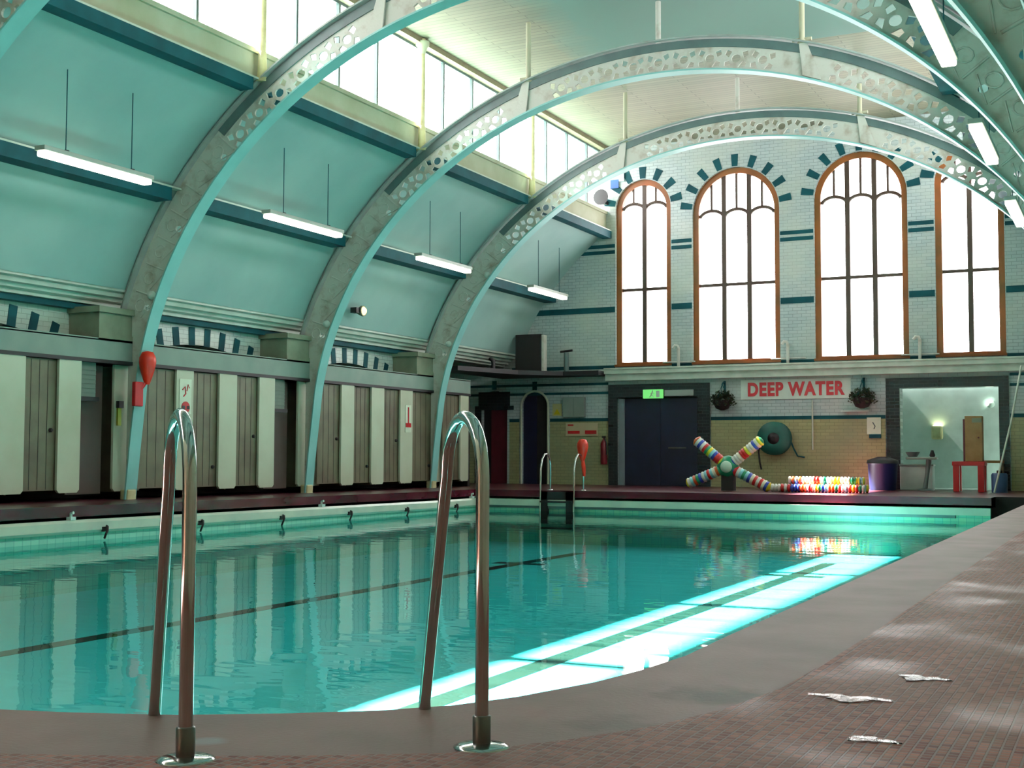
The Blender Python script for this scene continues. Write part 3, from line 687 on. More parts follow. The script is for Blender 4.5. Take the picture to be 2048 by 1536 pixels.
# small dark voussoirs over the two small doorways
for cx, cz, r in ((-16.46, 2.2, 0.41), (-15.18, 2.16, 0.40)):
    wall.box(cx-0.07, cx+0.07, yw-0.014, yw+0.01, cz+r+0.03, cz+r+0.28, 1)
struct(wall.build('wall_far', [m_wall, m_dteal, m_dado])); bpy.data.objects['wall_far']['label'] = 'far wall of pale glazed brick with teal stripes'
# projecting ledge
mb = MB(); mb.box(-12.95, 0.9, YE-0.30, YE, 2.98, 3.14); mb.box(-12.95, 0.9, YE-0.22, YE, 2.80, 2.98); mb.box(-12.95, 0.9, YE-0.33, YE, 3.10, 3.14)
struct(tag(mb.build('trim_14', m_mould), 'pale ledge running under the arched windows'))
# windows
wlab = []
for wi, (a, b_, zt_, nl) in enumerate(WIN):
    e = empty('window_%d' % (21+wi), ((a+b_)/2, YE, 3.22)); e['kind'] = 'structure'
    r = (b_-a)/2; hh = zt_-3.22; fw = 0.15
    def ao(x0, x1, z0, zt): return arch_open(x0, x1, z0, zt, 24)
    vs, fs = plate_geo(ao(-r, r, 0.0, hh), [ao(-r+fw, r-fw, 0.09, hh-fw)], 0.14, 'XZ', 0.16); m_ = MB().add(vs, fs); m_.build('window_frame', m_wood, e)
    ri = r-fw; lw = 2*ri/nl; bw = 0.06; m_ = MB()
    for j in range(1, nl):
        x = -ri+lw*j; ztop = (hh-r)+math.sqrt(max(r*r-x*x, 0))-fw*0.8; m_.box(x-bw, x+bw, 0.12, 0.22, 0.05, ztop)
    m_.box(-ri, ri, 0.13, 0.21, 2.05, 2.13)
    for j in range(nl):
        cx = -ri+lw*(j+0.5); zc2 = hh-r+(-0.12 if nl == 3 else -0.02); rr = lw/2-0.02
        P = arcpts(cx, zc2, rr, 172, 8, 14); m_.tube([(p[0], 0.17, zc2+(p[1]-zc2)*0.62) for p in P], 0.045, 8)
        zt2 = (hh-r)+math.sqrt(max(r*r-cx*cx, 0))-fw*0.8; m_.box(cx-0.028, cx+0.028, 0.14, 0.20, zc2+rr*0.62, zt2)
    m_.build('glazing_bar', m_dwood, e)
    vs, fs = plate_geo(ao(-r+0.03, r-0.03, 0.02, hh-0.03), [], 0.008, 'XZ', 0.18); MB().add(vs, fs).build('glass', m_glass, e)
    m_ = MB(); m_.box(-r-0.02, r+0.02, -0.04, 0.12, -0.03, 0.03); m_.build('window_sill', m_wood, e)
# small goosenecks on the ledge between the windows
gn = None
for i, x in enumerate((-10.88, -7.93, -4.66)):
    if gn is None:
        gn = empty('ledge_pipe'); t_ = MB(); t_.tube([(0, 0, 0), (0, 0, 0.50), (-0.03, 0, 0.56), (-0.10, 0, 0.57), (-0.15, 0, 0.50)], 0.04, 10); t_.build('pipe', m_iron, gn)
        t_ = MB(); t_.tube([(-0.45, 0.03, 0.13), (0.45, 0.03, 0.13)], 0.02, 8); t_.build('rail', m_iron, gn); g2 = gn
    else: g2 = copy_tree(gn)
    g2.location = (x, YE-0.1, 3.14)
    tag(g2, 'grey gooseneck pipe on the ledge %s' % ['between the two leftmost arched windows', 'between the two middle arched windows', 'between the two rightmost arched windows'][i], 'pipe', 'gooseneck pipes on the ledge')
# doors and door surrounds
def surround(n, x0, x1, z1, ix0, ix1, iz1, lab, mat_=None):
    t_ = MB(); t_.box(x0, ix0, YE-0.06, YE+0.02, -0.05, z1); t_.box(ix1, x1, YE-0.06, YE+0.02, -0.05, z1); t_.box(ix0, ix1, YE-0.06, YE+0.02, iz1, z1)
    return struct(tag(t_.build('trim_%d' % n, mat_ or m_blk), lab))
m_blk = tiles('black_glazed_brick', (30, 36, 42), (22, 28, 34), (52, 60, 62), 0.23, 0.085, 'XZ', vary=(40, 52, 54))
surround(15, -12.92, -10.04, 2.70, -12.67, -10.38, 2.34, 'black glazed brick surround of the navy double door')
surround(16, -5.50, -2.64, 2.70, -5.17, -2.87, 2.45, 'black glazed brick surround of the open store')
e = empty('door_1', (-11.5, YE+0.12, -0.05)); e['kind'] = 'structure'
MB().box(-1.0, 0.02, 0, 0.05, 0, 2.36).build('door_leaf', m_navy, e); MB().box(0.03, 1.10, 0, 0.05, 0, 2.36).build('door_leaf', m_navy, e)
MB().box(-1.16, -1.0, -0.06, 0.05, 0, 2.36).build('door_jamb', mat('grey_jamb', (122, 134, 142), 0.4), e)
MB().box(0.25, 0.75, -0.02, 0, 1.0, 1.04).build('push_bar', m_dchrome, e)
e = empty('door_2', (-16.46, YE+0.10, -0.05)); e['kind'] = 'structure'
MB().box(-0.15, 0.41, 0, 0.05, 0, 2.60).build('door_leaf', m_maroon, e); MB().box(-0.41, -0.15, 0.05, 0.1, 0, 2.6).build('door_leaf', m_black, e)
t_ = MB(); t_.box(-0.62, 0.62, -0.13, -0.08, 2.1, 2.22); t_.box(-0.5, 0.5, -0.14, -0.08, 2.22, 2.62); t_.build('door_head', m_blk, e)
t_ = MB(); t_.box(-0.62, -0.42, -0.13, -0.08, 0, 2.1); t_.build('door_jamb', m_blk, e)
e = empty('door_3', (-15.18, YE+0.10, -0.05)); e['kind'] = 'structure'
MB().box(-0.40, 0.02, 0, 0.05, 0, 2.6).build('door_leaf', m_navy, e); MB().box(0.02, 0.40, 0.02, 0.07, 0, 2.6).build('door_leaf', m_void, e)
P = [(-0.42, 0.0), (-0.42, 2.2)]+arcpts(0, 2.2, 0.42, 180, 0, 14)[1:-1]+[(0.42, 2.2), (0.42, 0)]
MB().tube([(p[0], -0.11, p[1]) for p in P], 0.035, 8).build('door_frame', m_white, e)
# store room behind the right opening
t_ = MB(); t_.box(-5.6, -2.3, YE+2.0, YE+2.1, -0.1, 2.7); t_.box(-5.7, -5.6, YE+0.4, YE+2.1, -0.1, 2.7); t_.box(-2.4, -2.3, YE+0.4, YE+2.1, -0.1, 2.7); t_.box(-5.7, -2.3, YE+0.4, YE+1.84, 2.6, 2.7); t_.box(-5.7, -2.3, YE+0.3, YE+2.1, -0.15, -0.05)  # unseen roof added, cut short at the back to let daylight in
struct(t_.build('wall_store', m_room))
# backs behind the doors
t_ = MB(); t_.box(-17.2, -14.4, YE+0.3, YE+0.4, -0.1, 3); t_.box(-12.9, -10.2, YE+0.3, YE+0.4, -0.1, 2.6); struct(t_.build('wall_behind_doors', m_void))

# right and near walls, right side springing
t_ = MB(); t_.box(0.95, 1.1, Y0, YE, -0.3, 3.7); struct(t_.build('wall_right', m_cream))
t_ = MB(); t_.box(-0.1, 1.1, Y0, YE, 3.5, 3.66); struct(tag(t_.build('trim_17', m_mould), 'pale soffit at the foot of the right vault'))
t_ = MB(); t_.box(-18.1, 2.2, Y0-0.2, Y0, -0.3, 9.6); struct(t_.build('wall_near', m_cream))

# ------------------------------------------------------------------ fluorescent lights
def light_fitting(name_loc, L, lab, grp, side):
    e = empty('fluorescent_light', name_loc)
    MB().box(-0.10, 0.10, 0, L, 0.03, 0.10).build('case', m_case, e, bevel=0.01)
    MB().box(-0.085, 0.085, 0.03, L-0.03, -0.05, 0.03).build('diffuser', m_led, e, bevel=0.02)
    zv = 1.15+6.72*R0*math.sqrt(1-((name_loc[0]-CX)/(7.62*R0))**2)-name_loc[2]
    for y in (L*0.22, L*0.82):
        MB().tube([(0, y, 0.10), (0, y, zv)], 0.008, 6).build('suspension_wire', m_dteal, e)
        MB().box(-0.04, 0.04, y-0.03, y+0.03, 0.09, 0.13).build('wire_clamp', m_black, e)
    tag(e, lab, 'light', grp); return e
for i, (y0, y1) in enumerate([(12.80, 15.02), (17.98, 20.32), (23.30, 25.62), (28.95, 31.15)]):
    light_fitting((-13.75, y0, 5.02), y1-y0, 'lit fluorescent strip on the left vault, '+['nearest the left picture edge', 'second from the left', 'third from the left', 'farthest, beside the arched windows'][i], 'fluorescent strips on the left vault', -1)
for i, (x, y0, y1, z) in enumerate([(-1.80, 12.55, 15.0, 5.28), (-1.80, 17.6, 19.95, 5.18), (-1.80, 22.9, 25.3, 5.12), (-1.80, 28.6, 30.9, 5.1)]):
    light_fitting((x, y0, z), y1-y0, 'lit fluorescent strip on the right vault, '+['largest, at the top right of the picture', 'in front of the rightmost arched window', 'at the right frame edge below the window head', 'in the last bay, beyond the right frame edge'][i], 'fluorescent strips on the right vault', 1)
# warm floodlight on the vault
e = empty('floodlight', (-15.3, 23.5, 3.95)); MB().box(-0.14, 0.02, -0.25, -0.08, -0.06, 0.06).build('bracket', m_black, e)
MB().lathe([(0.06, -0.12), (0.12, 0.0), (0.12, 0.05)], (0, 0, 0), 'X', 16).build('housing', m_pier, e); MB().lathe([(0.105, 0), (0.06, 0.05), (0.01, 0.06)], (0.04, 0, 0), 'X', 14).build('lens', emis('warm_lens', (255, 226, 150), 2.2), e)
tag(e, 'small round warm floodlight on the teal vault above the cubicles', 'light')
# white bulkheads on the arch webs
bk = None
for i, (y, z, x) in enumerate([(16.53, 3.5, -15.12), (21.78, 3.5, -15.12), (27.03, 3.5, -15.12), (27.03, 5.15, -14.05)]):
    if bk is None:
        bk = MB().lathe([(0.001, 0.09), (0.05, 0.075), (0.075, 0.03), (0.08, 0)], (0, 0, 0), 'Y', 14).build('bulkhead_lamp', m_glasswhite); q = bk
    else: q = bk.copy(); COL.objects.link(q)
    q.location = (x, y+0.11, z); tag(q, 'small white bulkhead lamp on the web of '+['the arch with the red throw bag', 'the middle arch', 'the farthest arch, low above the cubicles', 'the farthest arch, high beside the light strip'][i], 'lamp', 'white bulkhead lamps on the arches')

# ------------------------------------------------------------------ grab rails (near)
def grab_rail(bx, by, ang, Lt, Lb, lab, nm='grab_rail'):
    e = empty(nm, (bx, by, 0)); d = Vector((math.cos(math.radians(ang)), math.sin(math.radians(ang)), 0))
    r = Lt/2; zt_ = 0.885-r
    pts = [Vector((0, 0, z)) for z in (0.02, 0.2, 0.4, zt_)]
    for i in range(1, 13):
        a = math.pi*i/12; c = d*r; pts.append(c-d*r*math.cos(a)+Vector((0, 0, zt_+r*math.sin(a)*1.0)))
    n = 10
    for i in range(1, n+1):
        z = zt_-(zt_+1.0)*i/n; f = (zt_-z)/zt_; pts.append(d*(Lt+(Lb-Lt)*min(f, 1.0))+Vector((0, 0, z)))
    MB().tube(pts, 0.0185, 20).build('rail', m_chrome, e)
    MB().lathe([(0.0245, 0.012), (0.0245, 0.085), (0.021, 0.088)], n=20).build('socket', m_dchrome, e)
    MB().lathe([(0.074, 0.0), (0.076, 0.006), (0.06, 0.012), (0.026, 0.016)], n=28).build('base_plate', m_chrome, e)
    tag(e, lab, 'handrail', 'steel grab rails at the near end of the pool' if nm == 'grab_rail' else None); return e
grab_rail(-2.175, 2.545, 139, 0.40, 0.62, 'polished steel grab rail at the left, standing on the near coping')
grab_rail(-1.57, 3.01, 136, 0.335, 0.56, 'polished steel grab rail at the right, on the curve of the coping')
# far ladder
e = empty('pool_ladder', (-11.85, 26.5, -0.05))
for x in (-0.42, 0.42):
    MB().tube([(x, 0.45, 0.0), (x, 0.45, 0.62), (x, 0.40, 0.76), (x, 0.28, 0.84), (x, 0.12, 0.83), (x, 0.0, 0.72), (x, -0.08, 0.5), (x, -0.10, 0.0), (x, -0.14, -0.9)], 0.024, 12).build('rail', m_chrome, e)
    MB().lathe([(0.07, 0), (0.07, 0.015), (0.03, 0.02)], (x, 0.45, 0), 'Z', 16).build('base_plate', m_chrome, e)
for z in (-0.25, -0.55, -0.85): MB().box(-0.40, 0.40, -0.19, -0.09, z-0.02, z+0.02).build('tread', m_black, e)
t_ = MB(); t_.box(-0.40, -0.24, -0.11, -0.02, -0.75, -0.02); t_.box(0.22, 0.40, -0.11, -0.02, -0.75, -0.02); t_.box(-0.40, 0.40, -0.11, -0.02, -0.2, -0.02); t_.build('recess_shade', m_black, e)  # black plates stand in for the shade of the ladder recess
tag(e, 'steel ladder with dark treads at the far left corner of the pool', 'ladder')
# red throw bags
def throwbag(loc, sc, lab, pouch=True):
    e = empty('throw_bag', loc)
    MB().lathe([(0.01, 0.17*sc), (0.09*sc, 0.15*sc), (0.135*sc, 0.06*sc), (0.14*sc, -0.02*sc), (0.12*sc, -0.13*sc), (0.07*sc, -0.3*sc), (0.04*sc, -0.38*sc)], n=20).build('bag', m_orange, e)
    if pouch:
        m_ = MB(); m_.box(-0.10, -0.02, -0.26, -0.06, -0.78, -0.36); m_.build('pouch', m_red, e, bevel=0.015)
        MB().tube([(0, 0, -0.3), (-0.03, -0.05, -0.42), (-0.05, -0.12, -0.5)], 0.03, 8).build('strap', m_red, e)
    else: MB().tube([(0, 0, -0.3), (0.03, -0.01, -0.5), (0.05, -0.02, -0.7)], [0.04, 0.05, 0.03], 8).build('strap', m_orange, e)
    tag(e, lab, 'rescue bag'); return e
throwbag((-15.18, 16.62, 2.36), 1.05, 'orange red throw bag with a red pouch hanging on an arch leg')
throwbag((-11.43, 26.9, 0.98), 0.95, 'small orange red throw bag hung on the far pool ladder', False)
# yellow and black item beside the left arch foot
e = empty('wall_key_box', (XC+0.03, 16.32, 1.55)); MB().box(-0.02, 0.05, -0.05, 0.06, 0, 0.12).build('box', m_black, e); MB().box(-0.02, 0.02, -0.04, 0.04, -0.3, 0).build('strip', mat('olive_yellow', (128, 128, 30), 0.5), e)
tag(e, 'small black box with an olive strip left of the arch foot with the throw bag', 'box')
# small signs on the white panels
e = empty('round_sign', (XC+0.005, 18.02, 1.62)); MB().box(0, 0.008, -0.16, 0.16, -0.12, 0.52).build('board', m_notice, e)
t_ = MB(); t_.lathe([(0.11, 0), (0.11, 0.01)], (0.008, 0, 0), 'X', 20); t_.build('disc', m_red, e); MB().box(0.018, 0.022, -0.10, -0.02, -0.03, 0.03).build('symbol', m_black, e); MB().box(0.018, 0.022, 0.03, 0.10, -0.03, 0.03).build('symbol', m_black, e)
t_ = MB(); t_.tube([(0.012, -0.09, 0.32), (0.012, -0.02, 0.38), (0.012, 0.0, 0.25), (0.012, -0.06, 0.2)], 0.012, 6); t_.tube([(0.012, 0.03, 0.30), (0.012, 0.06, 0.42), (0.012, 0.1, 0.36)], 0.01, 6); t_.build('marking', m_red, e)
tag(e, 'pale notice with a small red disc on the panel behind the left grab rail', 'sign')
e = empty('thermometer_sign', (XC+0.005, 25.93, 1.45)); MB().box(0, 0.008, -0.13, 0.13, -0.15, 0.5).build('board', m_notice, e)
t_ = MB(); t_.box(0.008, 0.014, -0.025, 0.025, 0.05, 0.45); t_.box(0.008, 0.014, -0.12, 0.12, -0.03, 0.07); t_.build('marking', m_red, e)
tag(e, 'small sign with a red upright mark, left of the farthest arch foot', 'sign')

# ------------------------------------------------------------------ far wall fittings
def text_mesh(txt, size, mat_, parent, loc, extrude=0.008, offset=0.0, width=None):
    cu = bpy.data.curves.new('t', 'FONT'); cu.body = txt; cu.size = size; cu.extrude = extrude; cu.offset = offset; cu.align_x = 'CENTER'; cu.align_y = 'CENTER'; cu.space_character = 1.12
    ob = bpy.data.objects.new('t', cu); COL.objects.link(ob); dg = bpy.context.evaluated_depsgraph_get(); dg.update()
    me = bpy.data.meshes.new_from_object(ob.evaluated_get(dg)); bpy.data.objects.remove(ob)
    w = max(v.co.x for v in me.vertices)-min(v.co.x for v in me.vertices); k = (width/w) if width else 1
    for v in me.vertices: v.co = (v.co.x*k, -v.co.z, v.co.y)
    me.materials.clear(); me.materials.append(mat_)
    o_ = bpy.data.objects.new('lettering', me); COL.objects.link(o_); o_.parent = parent; o_.location = loc; return o_
e = empty('deep_water_sign', (-7.78, YE-0.012, 2.47)); MB().box(-1.42, 1.42, -0.012, 0.0, -0.24, 0.27).build('board', m_glasswhite, e)
text_mesh('DEEP WATER', 0.47, mat('sign_red', (196, 44, 54), 0.5), e, (0, -0.02, 0.0), offset=0.02, width=2.5)
tag(e, 'white wall sign reading DEEP WATER in red capitals', 'sign')
# exit sign
e = empty('exit_sign', (-11.6, YE-0.1, 2.30)); MB().box(-0.28, 0.28, -0.05, 0.04, 0, 0.24).build('box', m_greenlit, e, bevel=0.01)
t_ = MB(); t_.lathe([(0.022, 0), (0.022, 0.004)], (0.0, -0.051, 0.19), 'Y', 12); t_.tube([(0.0, -0.054, 0.165), (-0.03, -0.054, 0.10), (-0.08, -0.054, 0.04)], 0.014, 6); t_.tube([(-0.03, -0.054, 0.10), (0.03, -0.054, 0.06), (0.02, -0.054, 0.02)], 0.012, 6); t_.tube([(-0.05, -0.054, 0.13), (0.0, -0.054, 0.155), (0.05, -0.054, 0.13)], 0.011, 6)
t_.box(0.10, 0.20, -0.056, -0.052, 0.03, 0.20); t_.build('symbol', m_glasswhite, e)
tag(e, 'green running man exit sign above the navy double door', 'sign')
e = MB().box(-0.40, 0.40, -0.03, 0.03, 0, 0.16).build('light_strip', mat('pale_grey_strip', (150, 162, 156), 0.5), loc=(-10.87, YE-0.1, 2.36)); tag(e, 'pale grey strip over the right half of the navy double door', 'panel')
# hanging baskets
bsk = None
for i, x in enumerate((-9.63, -6.04)):
    if bsk is None:
        bsk = empty('hanging_basket'); t_ = MB(); t_.lathe([(0.05, -0.22), (0.17, -0.17), (0.24, -0.02), (0.25, 0.04)], n=16); t_.build('basket', m_void, bsk)
        bm = bmesh.new()
        for j in range(420):
            a = random.uniform(0, 6.28); ph = random.uniform(-0.5, 1.3); rr = random.uniform(0.15, 0.37)
            p = Vector((math.cos(a)*math.cos(ph)*rr, math.sin(a)*math.cos(ph)*rr*0.8, math.sin(ph)*rr*0.8+0.02)); s = random.uniform(0.03, 0.06)
            d1 = Vector((random.uniform(-1, 1), random.uniform(-1, 1), random.uniform(-1, 1))).normalized()*s; d2 = d1.cross(Vector((random.random(), random.random(), random.random()))).normalized()*s*0.6
            bm.faces.new([bm.verts.new(p-d1), bm.verts.new(p-d2), bm.verts.new(p+d1), bm.verts.new(p+d2)])
        me = bpy.data.meshes.new('foliage'); bm.to_mesh(me); bm.free(); me.materials.append(m_leaf); fo = bpy.data.objects.new('foliage', me); COL.objects.link(fo); fo.parent = bsk
        t_ = MB(); t_.tube([(0, 0.2, 0.50), (0.0, 0.12, 0.52), (0, 0, 0.46)], 0.02, 8); t_.tube([(0, 0.24, 0.22), (0, 0.24, 0.56)], 0.03, 8)
        for a in range(3): t_.tube([(0, 0, 0.46), (0.2*math.cos(a*2.1), 0.2*math.sin(a*2.1), 0.02)], 0.008, 6)
        t_.build('bracket', m_dteal, bsk); q = bsk
    else: q = copy_tree(bsk)
    q.location = (x, YE-0.27, 2.17)
    tag(q, 'hanging basket of dark foliage on the wall %s of the red lettering' % ('left' if i == 0 else 'right'), 'plant', 'hanging baskets beside the deep water sign')
# small shelf under the right basket
e = MB().box(-0.35, 0.35, -0.12, 0, 0, 0.03).build('wall_shelf', m_glasswhite, loc=(-6.25, YE-0.012, 1.88)); tag(e, 'thin white shelf on the wall under the right hanging basket', 'shelf')
# hose reel
e = empty('hose_reel', (-8.27, YE-0.02, 1.21))
MB().lathe([(0.24, 0.04), (0.42, 0.05), (0.43, 0.08), (0.36, 0.10), (0.33, 0.24), (0.43, 0.27), (0.43, 0.30), (0.16, 0.31)], (0, 0, 0), 'Y', 32).build('drum', m_green, e)
t_ = MB()
for q in range(5): t_.tube([(0.355*math.cos(2*math.pi*k/28)+0.0, -0.12-0.03*q, 0.355*math.sin(2*math.pi*k/28)) for k in range(29)], 0.018, 6, cap=False)
t_.build('coil', m_green, e)
MB().lathe([(0.15, 0.30), (0.15, 0.32), (0.05, 0.35)], (0, 0, 0), 'Y', 20).build('hub', m_black, e)
MB().tube([(-0.40, -0.14, -0.1), (-0.43, -0.14, -0.35), (-0.40, -0.14, -0.62), (-0.36, -0.14, -0.80)], 0.025, 8).build('hose_end', m_black, e)
MB().tube([(0.36, -0.06, 0.0), (0.46, -0.06, -0.25), (0.56, -0.05, -0.45), (0.74, -0.05, -0.48)], 0.02, 8).build('supply_pipe', m_dteal, e)
tag(e, 'round green hose reel with a black hub on the cream tiles', 'hose reel')
e = MB().tube([(0, 0, 0), (0, 0, 1.27)], 0.02, 8).build('wall_pipe', m_mould, loc=(-7.33, YE-0.04, 0.92)); tag(e, 'thin pale pipe on the wall below the red lettering, right of the hose reel', 'pipe')
e = empty('wall_notice', (-5.80, YE-0.03, 1.27)); MB().box(-0.17, 0.17, -0.02, 0.01, 0.04, 0.46).build('board', m_notice, e); MB().box(-0.12, 0.17, -0.03, 0.01, -0.06, 0.04).build('ledge', m_dteal, e)
t_ = MB(); t_.tube([(-0.03, -0.022, 0.34), (0.03, -0.022, 0.24), (0.0, -0.022, 0.17)], 0.014, 6); t_.build('marking', m_irond, e)
tag(e, 'pale square notice on the wall left of the store opening', 'notice')
# small notices and box at the left of the far wall
e = empty('control_box', (-13.92, YE-0.02, 1.82)); MB().box(-0.32, 0.32, -0.14, 0, 0, 0.55).build('cabinet', mat('grey_cabinet', (126, 140, 132), 0.4), e, bevel=0.01); MB().box(-0.005, 0.005, -0.145, -0.135, 0.03, 0.52).build('door_seam', m_irond, e)
tag(e, 'grey control cabinet on the far wall left of the navy double door', 'cabinet')
e = empty('warning_sign', (-14.47, YE-0.03, 1.86)); MB().box(-0.14, 0.14, -0.01, 0, 0, 0.34).build('board', mat('pale_yellow_card', (190, 186, 130), 0.5), e); 
vs, fs = plate_geo([(-0.10, 0.04), (0.10, 0.04), (0.0, 0.2)], [], 0.006, 'XZ', -0.014); MB().add(vs, fs).build('symbol', mat('hazard_yellow', (196, 180, 20), 0.5), e)
tag(e, 'pale sign with a yellow triangle right of the arched navy doorway', 'sign')
e = empty('rules_sign', (-13.72, YE-0.03, 1.30)); MB().box(-0.48, 0.48, -0.01, 0, 0, 0.36).build('board', mat('buff_card', (184, 170, 136), 0.5), e)
t_ = MB(); t_.box(-0.42, -0.06, -0.016, -0.01, 0.06, 0.14); t_.box(0.10, 0.44, -0.016, -0.01, 0.05, 0.15); t_.box(-0.42, -0.25, -0.016, -0.01, 0.28, 0.32); t_.build('marking', m_red, e)
tag(e, 'buff sign with red lines of print under the grey control cabinet', 'sign')
e = empty('fire_extinguisher', (-13.02, YE-0.14, 0.52)); MB().lathe([(0.085, 0), (0.09, 0.03), (0.09, 0.55), (0.06, 0.63), (0.025, 0.66), (0.025, 0.72)], n=16).build('cylinder', mat('dark_red_cylinder', (112, 12, 30), 0.3), e)
MB().box(-0.05, 0.05, -0.03, 0.03, 0.72, 0.77).build('valve', m_black, e); MB().tube([(0.03, -0.03, 0.72), (0.10, -0.05, 0.6), (0.10, -0.05, 0.25)], 0.014, 8).build('hose', m_black, e)
tag(e, 'dark red fire extinguisher on the wall left of the navy double door', 'fire extinguisher')
# loudspeaker and small things on the balcony
e = empty('loudspeaker', (-14.95, YE-0.6, 3.06), 0.0); MB().box(-0.45, 0.36, -0.22, -0.02, 0, 1.05).build('cabinet', m_black, e, bevel=0.02)
MB().box(0.36, 0.42, -0.22, 0.0, 0, 1.02).build('side_trim', m_iron, e); t_ = MB(); t_.box(-0.42, 0.32, -0.23, -0.22, 0.04, 1.0); t_.build('grille', m_void, e)
tag(e, 'large black loudspeaker cabinet on the balcony in the far left corner', 'loudspeaker')
e = empty('balcony_bollard', (-14.05, YE-0.35, 3.06)); MB().tube([(0, 0, 0), (0, 0, 0.55)], 0.07, 10).build('post', m_irond, e); MB().tube([(-0.18, 0, 0.57), (0.18, 0, 0.60)], 0.035, 8).build('arm', m_black, e)
tag(e, 'dark T shaped fitting just right of the black loudspeaker', 'fitting')
e = MB().tube([(0, 0, 0), (0, 0, 0.25), (-0.1, 0, 0.33)], 0.06, 8).build('bent_pipe', m_black, loc=(-15.55, 30.4, 3.06)); tag(e, 'short black bent pipe left of the black loudspeaker', 'pipe')
# hanging loudspeaker by the leftmost window
e = empty('wall_loudspeaker', (-12.98, YE-0.3, 7.75)); MB().lathe([(0.06, -0.2), (0.10, -0.05), (0.22, 0.14)], (0, 0, 0.1), 'Y', 16).build('horn', m_black, e); MB().box(-0.05, 0.05, 0.0, 0.28, -0.05, 0.05).build('bracket', m_black, e)
tag(e, 'dark horn loudspeaker beside the head of the leftmost arched window', 'loudspeaker')
e = empty('wall_banner', (-12.62, YE-0.05, 8.32)); MB().box(-0.16, 0.18, -0.02, 0, 0, 0.36).build('board', mat('pale_blue_card', (190, 220, 232), 0.5), e, bevel=0.01); MB().box(-0.22, 0.02, -0.03, -0.01, -0.18, 0.06).build('patch', mat('mid_blue', (30, 84, 150), 0.5), e)
tag(e, 'small pale blue board above the leftmost arched window', 'sign')

# ------------------------------------------------------------------ things on the far deck
ZD = -0.05
e = empty('inflatable_cross', (-8.42, 28.4, ZD+0.56))
for (dx, dzz) in ((-0.68, 0.55), (0.70, 0.55), (-0.86, -0.36), (0.86, -0.42)):
    d = Vector((dx, 0, dzz)); L = d.length; m_ = MB()
    prof = [(0.02, 0.0)]
    n = 12
    for k in range(n):
        a = L*k/n; prof += [(0.115, a+0.01), (0.13, a+L/n*0.5), (0.115, a+L/n-0.01)]
    prof += [(0.05, L+0.03)]
    m_.lathe(prof, (0, 0, 0), 'X', 18); a_ = m_.build('arm', m_float, e)
    a_.rotation_euler = d.to_track_quat('X', 'Z').to_euler(); a_.location = d*0.12
MB().lathe([(0.01, 0.17), (0.13, 0.15), (0.25, 0.06), (0.26, -0.05), (0.18, -0.15)], (0, 0, 0), 'Y', 24).build('hub', mat('green_plastic', (22, 138, 100), 0.35), e)
MB().lathe([(0.14, 0.14), (0.12, 0.18), (0.01, 0.19)], (0, 0, 0), 'Y', 20).build('hub_cap', mat('pale_cap', (196, 220, 200), 0.4), e)
MB().box(-0.14, 0.14, -0.08, 0.16, -0.55, -0.2).build('stand', m_void, e)
tag(e, 'cross shaped inflatable with coloured rings and a green hub by the navy door', 'inflatable')
# lane ropes lying to the right of it
rope = None
for i, (x, y, z, L, rot) in enumerate([(-7.35, 28.15, 0.10, 2.1, -0.02), (-7.2, 28.42, 0.10, 1.95, 0.03), (-7.0, 28.32, 0.27, 1.7, 0.0)]):
    m_ = MB(); prof = [(0.02, 0.0)]; n = int(L/0.075)
    for k in range(n): a = L*k/n; prof += [(0.055, a+0.005), (0.095, a+0.02), (0.095, a+0.055), (0.055, a+0.07)]
    m_.lathe(prof, (0, 0, 0), 'X', 14); o = m_.build('lane_rope', m_float, loc=(x, y, ZD+z-0.005)); o.rotation_euler[2] = rot
    tag(o, 'lane rope of coloured discs lying along the far deck, '+['front one on the tiles', 'rear one on the tiles', 'on top of the others'][i], 'lane rope', 'lane ropes beside the inflatable cross')
# blue bin
e = empty('blue_bin', (-5.42, 31.2, ZD)); MB().lathe([(0.30, 0), (0.31, 0.02), (0.35, 0.62), (0.37, 0.64)], n=24).build('body', m_bin, e); MB().lathe([(0.38, 0.64), (0.36, 0.72), (0.12, 0.80)], n=24).build('lid', m_black, e)
tag(e, 'round navy blue bin with a dark lid left of the store opening', 'bin')
# store contents
e = empty('red_stool', (-3.42, 31.0, ZD))
for sx in (-0.27, 0.27):
    for sy in (-0.2, 0.2):
        m_ = MB(); m_.box(sx-0.07, sx+0.07, sy-0.06, sy+0.06, 0, 0.62); m_.build('leg', m_red, e, bevel=0.01)
MB().box(-0.36, 0.36, -0.27, 0.27, 0.60, 0.70).build('seat', m_red, e, bevel=0.015)
tag(e, 'bright red stool in front of the store opening', 'stool')
e = empty('tan_cupboard', (-3.32, 31.02, ZD+0.70)); MB().box(-0.18, 0.20, -0.15, 0.17, 0, 1.05).build('carcass', m_wood2, e, bevel=0.008); MB().box(-0.22, -0.18, -0.15, 0.17, 0, 0.98).build('side_panel', m_maroon, e); MB().box(-0.02, 0.19, -0.165, -0.15, 0.9, 1.0).build('label_plate', m_pier, e)
MB().lathe([(0.02, 0), (0.02, 0.03)], (0.12, -0.15, 0.55), 'Y', 10).build('knob', m_maroon, e)
tag(e, 'tall narrow tan wooden cupboard standing on the red stool', 'cupboard')
e = empty('side_table', (-2.98, 31.9, ZD)); MB().box(-0.22, 0.22, -0.2, 0.2, 0.66, 0.72).build('top', m_wood2, e)
for sx in (-0.19, 0.19):
    for sy in (-0.17, 0.17): MB().box(sx-0.02, sx+0.02, sy-0.02, sy+0.02, 0, 0.66).build('leg', m_door, e)
tag(e, 'small tan side table behind the red stool in the store opening', 'table')
